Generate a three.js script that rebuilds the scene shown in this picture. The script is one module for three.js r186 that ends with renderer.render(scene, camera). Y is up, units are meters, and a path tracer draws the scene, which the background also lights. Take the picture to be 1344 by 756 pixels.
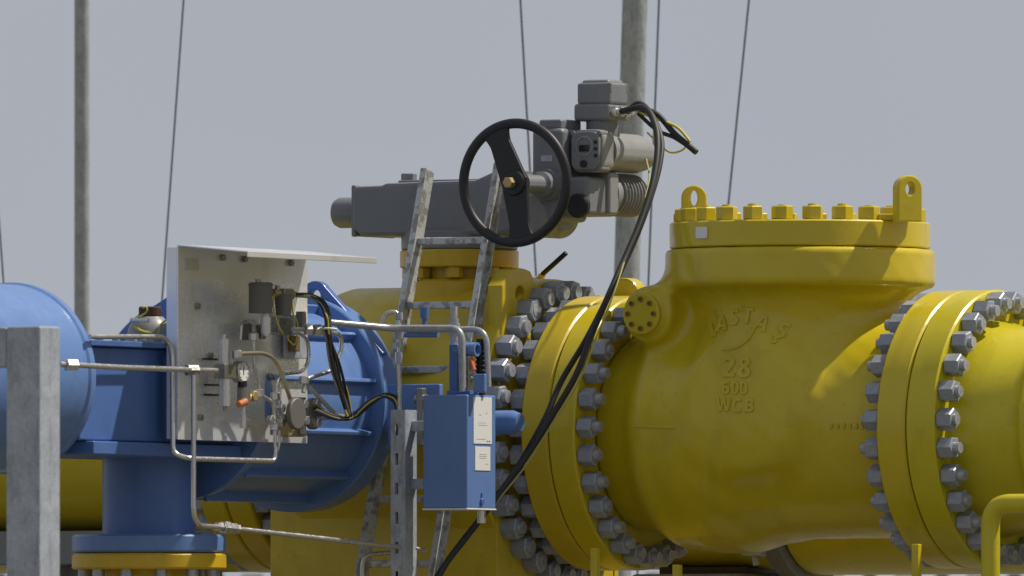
import * as THREE from 'three';
import { mergeGeometries, toCreasedNormals } from 'three/addons/utils/BufferGeometryUtils.js';
import { RoundedBoxGeometry } from 'three/addons/geometries/RoundedBoxGeometry.js';
import { FontLoader } from 'three/addons/loaders/FontLoader.js';
import { TextGeometry } from 'three/addons/geometries/TextGeometry.js';

// ------------------------------------------------------------------ camera, sky, sun, exposure
const W = 1344, H = 756;
const scene = new THREE.Scene();
const camera = new THREE.PerspectiveCamera(2.1235, 16 / 9, 0.5, 900);
camera.position.set(0, 0.9, 60);
camera.lookAt(0, 2.594, 0);
camera.focus = 60; camera.userData.fStop = 6.5;
camera.updateMatrixWorld(true);
camera.updateProjectionMatrix();

const renderer = new THREE.WebGLRenderer({ antialias: true });
renderer.toneMapping = THREE.LinearToneMapping;
renderer.toneMappingExposure = 0.92;
renderer.shadowMap.enabled = true;

let seed = 7;
const rnd = () => { seed = (seed * 1664525 + 1013904223) >>> 0; return seed / 4294967296; };
const rr = (a, b) => a + (b - a) * rnd();
function hash2(x, y) { let n = (x * 374761393 + y * 668265263) | 0; n = Math.imul(n ^ (n >>> 13), 1274126177); return ((n ^ (n >>> 16)) >>> 0) / 4294967296; }
function vnoise(x, y, per) {
  const xi = Math.floor(x), yi = Math.floor(y), fx = x - xi, fy = y - yi;
  const m = (v) => per ? ((v % per) + per) % per : v;
  const u = fx * fx * (3 - 2 * fx), v = fy * fy * (3 - 2 * fy);
  const a = hash2(m(xi), m(yi)), b = hash2(m(xi + 1), m(yi)), c = hash2(m(xi), m(yi + 1)), d = hash2(m(xi + 1), m(yi + 1));
  return a + (b - a) * u + (c - a) * v + (a - b - c + d) * u * v;
}
function fbm(x, y, per, oct = 4) { let s = 0, a = 0.5, f = 1; for (let i = 0; i < oct; i++) { s += a * vnoise(x * f + i * 17, y * f + i * 31, per ? per * f : 0); a *= 0.5; f *= 2; } return s / (1 - Math.pow(0.5, oct)); }

// hazy high-cloud sky
{
  const w = 2048, h = 1024, data = new Float32Array(w * h * 4);
  for (let j = 0; j < h; j++) {
    const el = ((j + 0.5) / h - 0.5) * Math.PI;           // -90..90, row 0 is the nadir
    for (let i = 0; i < w; i++) {
      const az = (i / w) * Math.PI * 2;
      const k = Math.max(0, Math.sin(el));
      const n = fbm(Math.cos(az) * 3 * Math.cos(el) + 9, Math.sin(az) * 3 * Math.cos(el) + k * 4 + 5, 0, 4) - 0.5;
      const f = fbm(az * 34, el * 60 + 3, 0, 3) - 0.5;
      const g = 1 - 0.28 * Math.pow(k, 0.6) + n * 0.16 + f * 0.055;
      const o = (j * w + i) * 4;
      data[o] = 0.465 * g; data[o + 1] = 0.492 * g; data[o + 2] = 0.545 * (g + 0.03 * k); data[o + 3] = 1;
    }
  }
  const t = new THREE.DataTexture(data, w, h, THREE.RGBAFormat, THREE.FloatType);
  t.mapping = THREE.EquirectangularReflectionMapping; t.magFilter = THREE.LinearFilter; t.minFilter = THREE.LinearFilter;
  t.colorSpace = THREE.LinearSRGBColorSpace; t.needsUpdate = true;
  scene.background = t; scene.environment = t;
}
const sun = new THREE.DirectionalLight(0xfff6e8, 5.0);
const SUN = new THREE.Vector3(0.51, 0.81, -0.11).normalize();
sun.position.copy(SUN).multiplyScalar(40); sun.target.position.set(0, 1, 0);
sun.castShadow = true; sun.shadow.radius = 2.2;
Object.assign(sun.shadow.camera, { left: -8, right: 8, top: 8, bottom: -8, near: 1, far: 90 });
sun.shadow.mapSize.set(4096, 4096);
scene.add(sun, sun.target);

// ------------------------------------------------------------------ frame: x along the pipeline, y up, z square to it
const V = (x, y, z) => new THREE.Vector3(x, y, z);
const camP = camera.position.clone();
function dirOf(px, py) { return V(2 * px / W - 1, 1 - 2 * py / H, 0.5).unproject(camera).sub(camP).normalize(); }
function atZ(px, py, z) { const d = dirOf(px, py); return camP.clone().addScaledVector(d, (z - camP.z) / d.z); }
const TURN = -Math.PI / 6;
const ORG = atZ(773, 569, 0);
const M = new THREE.Matrix4().makeRotationY(TURN).setPosition(ORG), MI = M.clone().invert();
const camF = camP.clone().applyMatrix4(MI);
function rayF(px, py) { return dirOf(px, py).transformDirection(MI); }
function FT(px, py, t) { const d = rayF(px, py); return camF.clone().addScaledVector(d, (t - camF.z) / d.z); }   // point of that sight line on the plane z = t
function FS(px, py, s) { const d = rayF(px, py); return camF.clone().addScaledVector(d, (s - camF.x) / d.x); }   // the same on x = s
const GROUND = -ORG.y;
const toF = (w) => w.clone().applyMatrix4(MI);

// ------------------------------------------------------------------ textures and materials
function tex(n, fn, rep = 1, srgb = true) {
  const d = new Uint8Array(n * n * 4);
  for (let j = 0; j < n; j++) for (let i = 0; i < n; i++) {
    const c = fn(i / n, j / n), o = (j * n + i) * 4;
    for (let k = 0; k < 3; k++) d[o + k] = Math.max(0, Math.min(255, Math.round((Array.isArray(c) ? c[k] : c) * 255)));
    d[o + 3] = 255;
  }
  const t = new THREE.DataTexture(d, n, n); t.wrapS = t.wrapT = THREE.RepeatWrapping; t.magFilter = THREE.LinearFilter; t.minFilter = THREE.LinearMipmapLinearFilter; t.generateMipmaps = true;
  if (srgb) t.colorSpace = THREE.SRGBColorSpace;
  t.repeat.set(rep, rep); t.needsUpdate = true; return t;
}
const sm = (a, b, x) => { const t = Math.max(0, Math.min(1, (x - a) / (b - a))); return t * t * (3 - 2 * t); };
const tPaint = tex(512, (u, v) => { const a = fbm(u * 6, v * 6, 6, 5), b = fbm(u * 40, v * 40, 40, 3), c = fbm(u * 12 + 3, v * 3, 12, 4); return 0.93 + 0.07 * a - 0.05 * sm(0.62, 0.8, b) * sm(0.45, 0.7, a) - 0.035 * sm(0.58, 0.75, c); }, 1.1);
const tPaintR = tex(512, (u, v) => { const a = fbm(u * 5 + 2, v * 5, 5, 5), b = fbm(u * 50, v * 50, 50, 2); return 0.72 + 0.42 * (a - 0.5) + 0.2 * (b - 0.5); }, 1.3, false);
const tBump = tex(512, (u, v) => 0.5 + 0.6 * (fbm(u * 28, v * 28, 28, 3) - 0.5), 2, false);
const tGalv = tex(512, (u, v) => { const a = fbm(u * 10, v * 10, 10, 4), b = fbm(u * 46, v * 46, 46, 2), c = fbm(u * 24, v * 5, 24, 4); return 0.84 + 0.14 * (a - 0.5) + 0.12 * (b - 0.5) - 0.09 * sm(0.55, 0.75, c); }, 2.5);
const tGalvR = tex(256, (u, v) => 0.62 + 0.5 * (fbm(u * 24, v * 24, 24, 3) - 0.5), 3, false);
const tScuff = tex(512, (u, v) => { const a = fbm(u * 14, v * 14, 14, 5), b = fbm(u * 60, v * 60, 60, 2); const s = sm(0.46, 0.66, a); return [0.88 - 0.20 * s + 0.10 * (b - 0.5), 0.88 - 0.21 * s + 0.10 * (b - 0.5), 0.87 - 0.24 * s + 0.10 * (b - 0.5)]; }, 3);
const tGround = tex(512, (u, v) => { const a = fbm(u * 8, v * 8, 8, 5), b = fbm(u * 90, v * 90, 90, 2); const k = 0.5 + 0.35 * (a - 0.5) + 0.4 * (b - 0.5); return [k * 1.0, k * 0.97, k * 0.86]; }, 0.5);

const lin = (r, g, b) => new THREE.Color().setRGB(r, g, b);
const paint = (c, rough = 0.5, o = {}) => new THREE.MeshPhysicalMaterial({ color: c, roughness: rough, map: tPaint, roughnessMap: tPaintR, bumpMap: tBump, bumpScale: 0.0006, clearcoat: 0.22, clearcoatRoughness: 0.25, specularIntensity: 0.75, ...o });
const galv = (c, o = {}) => new THREE.MeshStandardMaterial({ color: c, metalness: 0.35, roughness: 0.75, map: tGalv, roughnessMap: tGalvR, ...o });
const std = (c, rough = 0.6, metal = 0, o = {}) => new THREE.MeshStandardMaterial({ color: c, roughness: rough, metalness: metal, ...o });
const M_yel = paint(lin(0.61, 0.48, 0.012), 0.5, { clearcoat: 0.36, clearcoatRoughness: 0.13 });
const M_yelB = paint(lin(0.60, 0.445, 0.018), 0.55);
const M_yelN = paint(lin(0.64, 0.425, 0.014), 0.55);
const M_yelP = paint(lin(0.60, 0.51, 0.014), 0.5);
const M_blue = paint(lin(0.128, 0.236, 0.51), 0.5);
const M_blueD = paint(lin(0.080, 0.170, 0.44), 0.5);
const M_grey = paint(lin(0.20, 0.21, 0.225), 0.65, { clearcoat: 0.15 });
const M_greyL = paint(lin(0.27, 0.275, 0.27), 0.65, { clearcoat: 0.15 });
const M_nut = galv(lin(0.42, 0.455, 0.52), { metalness: 0.15, roughness: 0.6 });
const M_stud = galv(lin(0.56, 0.58, 0.62), { metalness: 0.25, roughness: 0.55 });
const M_galv = galv(lin(0.56, 0.61, 0.69), { metalness: 0.12 });
const M_pole = galv(lin(0.50, 0.53, 0.54), { metalness: 0.1 });
const M_ladder = std(0xffffff, 0.55, 0.2, { map: tScuff, color: lin(0.66, 0.67, 0.68), roughnessMap: tGalvR });
const M_white = paint(lin(0.66, 0.665, 0.65), 0.6, { clearcoat: 0.1 });
const M_sheet = std(lin(0.90, 0.92, 0.95), 0.36, 0.5, { map: tPaint, roughnessMap: tPaintR });
const M_steel = std(lin(0.60, 0.59, 0.57), 0.5, 0.85, { roughnessMap: tGalvR });
const M_steelD = std(lin(0.30, 0.29, 0.26), 0.45, 0.7, { roughnessMap: tGalvR });
const M_brass = std(lin(0.46, 0.36, 0.17), 0.55, 0.75);
const M_taupe = std(lin(0.17, 0.16, 0.14), 0.6, 0.2, { map: tPaint });
const M_black = std(lin(0.012, 0.012, 0.014), 0.5);
const M_cable = std(lin(0.018, 0.017, 0.017), 0.55);
const M_cableY = std(lin(0.55, 0.50, 0.06), 0.55);
const M_rust = std(lin(0.12, 0.055, 0.035), 0.75, 0.2, { map: tScuff });
const M_orange = std(lin(0.50, 0.16, 0.04), 0.6);
const M_red = std(lin(0.55, 0.12, 0.08), 0.6);
const M_label = std(lin(0.72, 0.73, 0.72), 0.5);
const M_ink = std(lin(0.20, 0.20, 0.22), 0.7);
const M_glass = std(lin(0.02, 0.022, 0.025), 0.12);
const M_wire = std(lin(0.10, 0.10, 0.11), 0.55, 0.5);
const M_conc = std(lin(0.26, 0.26, 0.24), 0.95, 0, { map: tGalv });
const M_panel = std(lin(0.72, 0.72, 0.71), 0.8, 0, { map: tPaint });
const M_screw = std(lin(0.22, 0.17, 0.03), 0.6);
const M_gask = std(lin(0.05, 0.03, 0.015), 0.8);

// ------------------------------------------------------------------ geometry helpers
function boxUV(g) {
  if (g.index) g = g.toNonIndexed();
  const p = g.attributes.position, n = p.count, uv = new Float32Array(n * 2);
  const a = V(), b = V(), c = V(), e = V();
  for (let i = 0; i < n; i += 3) {
    a.fromBufferAttribute(p, i); b.fromBufferAttribute(p, i + 1); c.fromBufferAttribute(p, i + 2);
    e.copy(b).sub(a).cross(c.clone().sub(a));
    const ax = Math.abs(e.x), ay = Math.abs(e.y), az = Math.abs(e.z);
    [a, b, c].forEach((q, k) => {
      const o = (i + k) * 2;
      if (ay >= ax && ay >= az) { uv[o] = q.x; uv[o + 1] = q.z; } else if (ax >= az) { uv[o] = q.z; uv[o + 1] = q.y; } else { uv[o] = q.x; uv[o + 1] = q.y; }
    });
  }
  g.setAttribute('uv', new THREE.BufferAttribute(uv, 2));
  return g;
}
const join = (list) => mergeGeometries(list.map((g) => { const q = g.index ? g.toNonIndexed() : g; for (const k of Object.keys(q.attributes)) if (!['position', 'normal', 'uv'].includes(k)) q.deleteAttribute(k); if (!q.attributes.uv) q.setAttribute('uv', new THREE.BufferAttribute(new Float32Array(q.attributes.position.count * 2), 2)); return q; }));
// solid of revolution; profile [[radius, along]], axis x, y or z, at point c
function lathe(profile, axis, c, seg = 64, crease = 0.5) {
  let g = new THREE.LatheGeometry(profile.map(([r, y]) => new THREE.Vector2(Math.max(r, 1e-5), y)), seg);
  if (axis === 'x') g.rotateZ(-Math.PI / 2); else if (axis === 'z') g.rotateX(Math.PI / 2);
  g = toCreasedNormals(g, crease);
  return g.translate(c.x, c.y, c.z);
}
function disc(axis, c, r, a, b, ch = 0.006, ri = 0, seg = 72) {   // chamfered disc or ring from a to b along axis
  const p = [[ri, a], [r - ch, a], [r, a + ch], [r, b - ch], [r - ch, b], [ri, b]];
  if (ri) p.push([ri, a]);
  return lathe(p, axis, c, seg);
}
function rod(p, q, r, r2 = r, seg = 16) {
  const d = q.clone().sub(p), g = new THREE.CylinderGeometry(r2, r, d.length(), seg);
  g.applyQuaternion(new THREE.Quaternion().setFromUnitVectors(V(0, 1, 0), d.normalize()));
  return g.translate((p.x + q.x) / 2, (p.y + q.y) / 2, (p.z + q.z) / 2);
}
const rbox = (w, h, d, c, r = 0.006, ry = 0, rz = 0) => { const g = new RoundedBoxGeometry(w, h, d, 2, Math.min(r, w / 2.1, h / 2.1, d / 2.1)); if (rz) g.rotateZ(rz); if (ry) g.rotateY(ry); return g.translate(c.x, c.y, c.z); };
function fillet(pts, rad, n = 7) {
  const out = [pts[0].clone()];
  for (let i = 1; i < pts.length - 1; i++) {
    const p = pts[i], a = pts[i - 1].clone().sub(p), b = pts[i + 1].clone().sub(p);
    const k = Math.min(rad, a.length() * 0.48, b.length() * 0.48);
    const A = p.clone().addScaledVector(a.normalize(), k), B = p.clone().addScaledVector(b.normalize(), k);
    for (let j = 0; j <= n; j++) { const t = j / n; out.push(A.clone().multiplyScalar((1 - t) * (1 - t)).addScaledVector(p, 2 * t * (1 - t)).addScaledVector(B, t * t)); }
  }
  out.push(pts[pts.length - 1].clone());
  return out;
}
function sweep(pts, r, seg = 12) {
  const pos = [], nor = [], idx = [], n = pts.length;
  let N = null, T0 = null;
  for (let i = 0; i < n; i++) {
    const T = pts[Math.min(i + 1, n - 1)].clone().sub(pts[Math.max(i - 1, 0)]).normalize();
    if (!N) { N = Math.abs(T.y) > 0.9 ? V(1, 0, 0) : V(0, 1, 0); N.addScaledVector(T, -N.dot(T)).normalize(); } else { N.applyQuaternion(new THREE.Quaternion().setFromUnitVectors(T0, T)); N.addScaledVector(T, -N.dot(T)).normalize(); }
    T0 = T; const B = T.clone().cross(N), R = typeof r === 'function' ? r(i / (n - 1)) : r;
    for (let j = 0; j < seg; j++) { const a = j / seg * Math.PI * 2, q = N.clone().multiplyScalar(Math.cos(a)).addScaledVector(B, Math.sin(a)); pos.push(pts[i].x + q.x * R, pts[i].y + q.y * R, pts[i].z + q.z * R); nor.push(q.x, q.y, q.z); }
  }
  for (let i = 0; i < n - 1; i++) for (let j = 0; j < seg; j++) { const a = i * seg + j, b = i * seg + (j + 1) % seg, c = a + seg, d = b + seg; idx.push(a, b, c, b, d, c); }
  for (const [e, s] of [[0, -1], [n - 1, 1]]) {
    const base = pos.length / 3, t = (e ? pts[n - 1].clone().sub(pts[n - 2]) : pts[0].clone().sub(pts[1])).normalize();
    pos.push(pts[e].x, pts[e].y, pts[e].z); nor.push(t.x, t.y, t.z);
    for (let j = 0; j < seg; j++) { const o = (e * seg + j) * 3; pos.push(pos[o], pos[o + 1], pos[o + 2]); nor.push(t.x, t.y, t.z); }
    for (let j = 0; j < seg; j++) { const u = base + 1 + j, v = base + 1 + (j + 1) % seg; s > 0 ? idx.push(base, u, v) : idx.push(base, v, u); }
  }
  const g = new THREE.BufferGeometry();
  g.setAttribute('position', new THREE.Float32BufferAttribute(pos, 3)); g.setAttribute('normal', new THREE.Float32BufferAttribute(nor, 3));
  g.setAttribute('uv', new THREE.BufferAttribute(new Float32Array(pos.length / 3 * 2), 2)); g.setIndex(idx);
  return g;
}
const smooth = (pts, n = 40) => new THREE.CatmullRomCurve3(pts, false, 'centripetal').getPoints(n);
function plate(shape, depth, bevel = 0.003, curve = 16) { return new THREE.ExtrudeGeometry(shape, { depth, bevelEnabled: bevel > 0, bevelSize: bevel, bevelThickness: bevel, bevelSegments: 2, curveSegments: curve }).translate(0, 0, -depth / 2); }
function hexNut(af, len, bevel = 0.004) {        // hex prism along +x, seated at x = 0
  const s = new THREE.Shape(), R = af / Math.sqrt(3) - bevel * 0.6;
  for (let i = 0; i < 6; i++) { const a = i * Math.PI / 3; i ? s.lineTo(R * Math.cos(a), R * Math.sin(a)) : s.moveTo(R, 0); }
  s.closePath();
  return new THREE.ExtrudeGeometry(s, { depth: len - 2 * bevel, bevelEnabled: true, bevelSize: bevel, bevelThickness: bevel, bevelSegments: 1, curveSegments: 1 }).translate(0, 0, bevel).rotateY(Math.PI / 2);
}
// ------------------------------------------------------------------ scene helpers
const used = {};
function numbered(n) { used[n] = (used[n] || 0) + 1; return used[n] === 1 ? n : `${n}_${String(used[n] - 1).padStart(3, '0')}`; }
function tag(o, label, category, group) { o.userData.label = label; o.userData.category = category; if (group) o.userData.group = group; return o; }
function thing(name, base, label, category, group) {
  const g = new THREE.Group(); g.name = numbered(name); g.userData.base = undefined; g.userData = {};
  g.position.copy(base.clone().applyMatrix4(M)); g.rotation.y = TURN; scene.add(g); bases.set(g, base.clone());
  return tag(g, label, category, group);
}
const bases = new Map();
function part(parent, name, geo, mat) {
  let root = parent; while (root && !bases.has(root)) root = root.parent;
  const b = bases.get(root); let g = boxUV(geo); g.translate(-b.x, -b.y, -b.z);
  const m = new THREE.Mesh(g, mat); m.name = name; m.castShadow = m.receiveShadow = true; parent.add(m); return m;
}
function single(name, geo, mat, label, category, group) {         // a thing that is one mesh
  const g = boxUV(geo); g.computeBoundingBox(); const bb = g.boundingBox, b = V((bb.min.x + bb.max.x) / 2, bb.min.y, (bb.min.z + bb.max.z) / 2);
  g.translate(-b.x, -b.y, -b.z); const m = new THREE.Mesh(g, mat); m.name = numbered(name); m.castShadow = m.receiveShadow = true;
  m.position.copy(b.applyMatrix4(M)); m.rotation.y = TURN; scene.add(m); return tag(m, label, category, group);
}
const nutGeo = boxUV(hexNut(0.072, 0.062)), studGeo = boxUV(rod(V(0.055, 0, 0), V(0.085, 0, 0), 0.0235, 0.021, 20));
const bigNutGeo = boxUV(hexNut(0.077, 0.070, 0.0045)), bigStudGeo = boxUV(rod(V(0.065, 0, 0), V(0.084, 0, 0), 0.027, 0.025, 20));
function nutRing(parent, s, R, n, phase, sgn, big = false, mat = M_nut) {
  const b = bases.get(parent);
  for (let i = 0; i < n; i++) {
    const a = phase + i * 2 * Math.PI / n;
    const m = new THREE.Mesh(big ? bigNutGeo : nutGeo, mat); m.name = 'hex_nut';
    m.position.set(s - b.x, R * Math.sin(a) - b.y, R * Math.cos(a) - b.z);
    m.rotation.set(rr(0, 1.05), 0, 0); if (sgn < 0) m.rotation.y = Math.PI;
    m.castShadow = m.receiveShadow = true;
    const st = new THREE.Mesh(big ? bigStudGeo : studGeo, M_stud); st.name = 'stud_end'; st.position.x = rr(-0.013, 0.007); st.castShadow = true; m.add(st);
    parent.add(m);
  }
}
// mesh of a signed distance field (surface nets)
function surfaceNets(f, mn, mx, cell) {
  const nx = Math.ceil((mx.x - mn.x) / cell) + 1, ny = Math.ceil((mx.y - mn.y) / cell) + 1, nz = Math.ceil((mx.z - mn.z) / cell) + 1;
  const val = new Float32Array(nx * ny * nz), id = (i, j, k) => (k * ny + j) * nx + i;
  for (let k = 0; k < nz; k++) for (let j = 0; j < ny; j++) for (let i = 0; i < nx; i++) val[id(i, j, k)] = f(mn.x + i * cell, mn.y + j * cell, mn.z + k * cell);
  const vid = new Int32Array(nx * ny * nz).fill(-1), pos = [], idx = [];
  const E = [[0, 1], [2, 3], [4, 5], [6, 7], [0, 2], [1, 3], [4, 6], [5, 7], [0, 4], [1, 5], [2, 6], [3, 7]];
  for (let k = 0; k < nz - 1; k++) for (let j = 0; j < ny - 1; j++) for (let i = 0; i < nx - 1; i++) {
    const v = []; let neg = 0;
    for (let c = 0; c < 8; c++) { v[c] = val[id(i + (c & 1), j + ((c >> 1) & 1), k + (c >> 2))]; if (v[c] < 0) neg++; }
    if (!neg || neg === 8) continue;
    let x = 0, y = 0, z = 0, m = 0;
    for (const [a, b] of E) if ((v[a] < 0) !== (v[b] < 0)) { const t = v[a] / (v[a] - v[b]); x += (a & 1) + t * ((b & 1) - (a & 1)); y += ((a >> 1) & 1) + t * (((b >> 1) & 1) - ((a >> 1) & 1)); z += (a >> 2) + t * ((b >> 2) - (a >> 2)); m++; }
    vid[id(i, j, k)] = pos.length / 3; pos.push(mn.x + (i + x / m) * cell, mn.y + (j + y / m) * cell, mn.z + (k + z / m) * cell);
  }
  const quad = (a, b, c, d, flip) => { if (a < 0 || b < 0 || c < 0 || d < 0) return; flip ? idx.push(a, c, b, a, d, c) : idx.push(a, b, c, a, c, d); };
  for (let k = 1; k < nz - 1; k++) for (let j = 1; j < ny - 1; j++) for (let i = 1; i < nx - 1; i++) {
    const s = val[id(i, j, k)] < 0;
    if (s !== val[id(i + 1, j, k)] < 0) quad(vid[id(i, j - 1, k - 1)], vid[id(i, j, k - 1)], vid[id(i, j, k)], vid[id(i, j - 1, k)], !s);
    if (s !== val[id(i, j + 1, k)] < 0) quad(vid[id(i - 1, j, k - 1)], vid[id(i - 1, j, k)], vid[id(i, j, k)], vid[id(i, j, k - 1)], !s);
    if (s !== val[id(i, j, k + 1)] < 0) quad(vid[id(i - 1, j - 1, k)], vid[id(i, j - 1, k)], vid[id(i, j, k)], vid[id(i - 1, j, k)], !s);
  }
  const nor = new Float32Array(pos.length), e = cell * 0.6;
  for (let q = 0; q < pos.length; q += 3) {
    const x = pos[q], y = pos[q + 1], z = pos[q + 2], n = V(f(x + e, y, z) - f(x - e, y, z), f(x, y + e, z) - f(x, y - e, z), f(x, y, z + e) - f(x, y, z - e)).normalize();
    nor[q] = n.x; nor[q + 1] = n.y; nor[q + 2] = n.z;
  }
  const g = new THREE.BufferGeometry(); g.setAttribute('position', new THREE.Float32BufferAttribute(pos, 3)); g.setAttribute('normal', new THREE.BufferAttribute(nor, 3)); g.setIndex(idx);
  return g;
}
const smin = (a, b, k) => { const h = Math.max(k - Math.abs(a - b), 0) / k; return Math.min(a, b) - h * h * k * 0.25; };
const sdCyl = (r, R, x, a, b, e = 0.02) => { const dx = Math.abs(x - (a + b) / 2) - (b - a) / 2 + e, dr = r - R + e; return Math.min(Math.max(dx, dr), 0) + Math.hypot(Math.max(dx, 0), Math.max(dr, 0)) - e; };

// ------------------------------------------------------------------ setting
{
  const g = new THREE.PlaneGeometry(1600, 1600).rotateX(-Math.PI / 2); const p = g.attributes.position, uv = g.attributes.uv;
  for (let i = 0; i < p.count; i++) uv.setXY(i, p.getX(i), p.getZ(i));
  const m = new THREE.Mesh(g, std(lin(0.62, 0.62, 0.60), 0.95, 0, { map: tGround })); m.name = 'ground'; m.receiveShadow = true; m.userData = { kind: 'structure', label: 'pale gravel ground of the gas station yard' }; scene.add(m);
}
// ------------------------------------------------------------------ check valve
const font = await new FontLoader().loadAsync('fonts/droid/droid_sans_bold.typeface.json');
const S_R = FT(1237, 564, 0).x;                 // left face of the right-hand flange pair
const TH = 0.118, FR = 0.53, BC = 0.481;
const BON = FT(1050, 330, 0), SB = BON.x;       // bonnet axis
const hAt = (py) => FT(1050, py, 0).y;
const H_TOP = hAt(293), H_STEP = hAt(328), H_BOT = hAt(376);
const bossC = FT(843, 412, 0.43);
function lump(x, y, z) { return (Math.sin(x * 23 + 2 * Math.sin(y * 11)) * Math.sin(y * 19 + 1.3 * Math.sin(z * 13)) * Math.sin(z * 21 + x * 6) + 0.6 * Math.sin(x * 47 + y * 31) * Math.sin(z * 43 - y * 29)) * 0.0010; }
function bodyF(x, y, z) {
  const r = Math.hypot(y, z), rb = Math.hypot(x - SB, z);
  let d = sdCyl(r, 0.375, x, TH * 2 + 0.0, 0.9, 0.02);                          // left neck
  d = smin(d, sdCyl(r, 0.452, x, 0.40, 0.80, 0.09), 0.10);                      // barrel
  d = smin(d, sdCyl(r, 0.412, x, 0.60, S_R - 0.004, 0.02), 0.12);               // outlet
  const yb = y < 0 ? 1e3 : y;
  let n = sdCyl(rb, 0.405, y, -0.05, H_BOT + 0.05, 0.03);                       // bonnet neck
  n = smin(n, sdCyl(rb, 0.517, y, H_BOT - 0.005, H_STEP, 0.022), 0.14);
  d = smin(d, n, 0.11);
  d = smin(d, sdCyl(Math.hypot(x - bossC.x, y - bossC.y), 0.108, z, -bossC.z + 0.03, bossC.z - 0.03, 0.02), 0.09);
  d = smin(d, sdCyl(Math.hypot(x - bossC.x, y - bossC.y), 0.083, z, -bossC.z + 0.012, bossC.z - 0.012, 0.008), 0.02);
  d = smin(d, sdCyl(Math.hypot(x - SB, y - 0.1), 0.26, z, 0.1, 0.435, 0.05), 0.12); // cast pad that carries the lettering
  return d + lump(x, y, z);
}
const cv = thing('check_valve', V(SB, -0.53, 0), 'large yellow flanged check valve with raised lettering and bolted round cover', 'valve');
part(cv, 'body', surfaceNets(bodyF, V(0.2, -0.5, -0.56), V(S_R + 0.05, H_STEP + 0.05, 0.56), 0.0125), M_yel);
part(cv, 'inlet_flange', disc('x', V(0, 0, 0), FR, TH + 0.004, TH * 2, 0.007, 0.3, 96), M_yel);
part(cv, 'outlet_flange', disc('x', V(0, 0, 0), FR, S_R, S_R + 0.122, 0.007, 0.3, 96), M_yel);
nutRing(cv, TH * 2 + 0.001, BC, 28, 0.03, 1);
nutRing(cv, S_R - 0.001, BC, 28, 0.06, -1);
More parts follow.
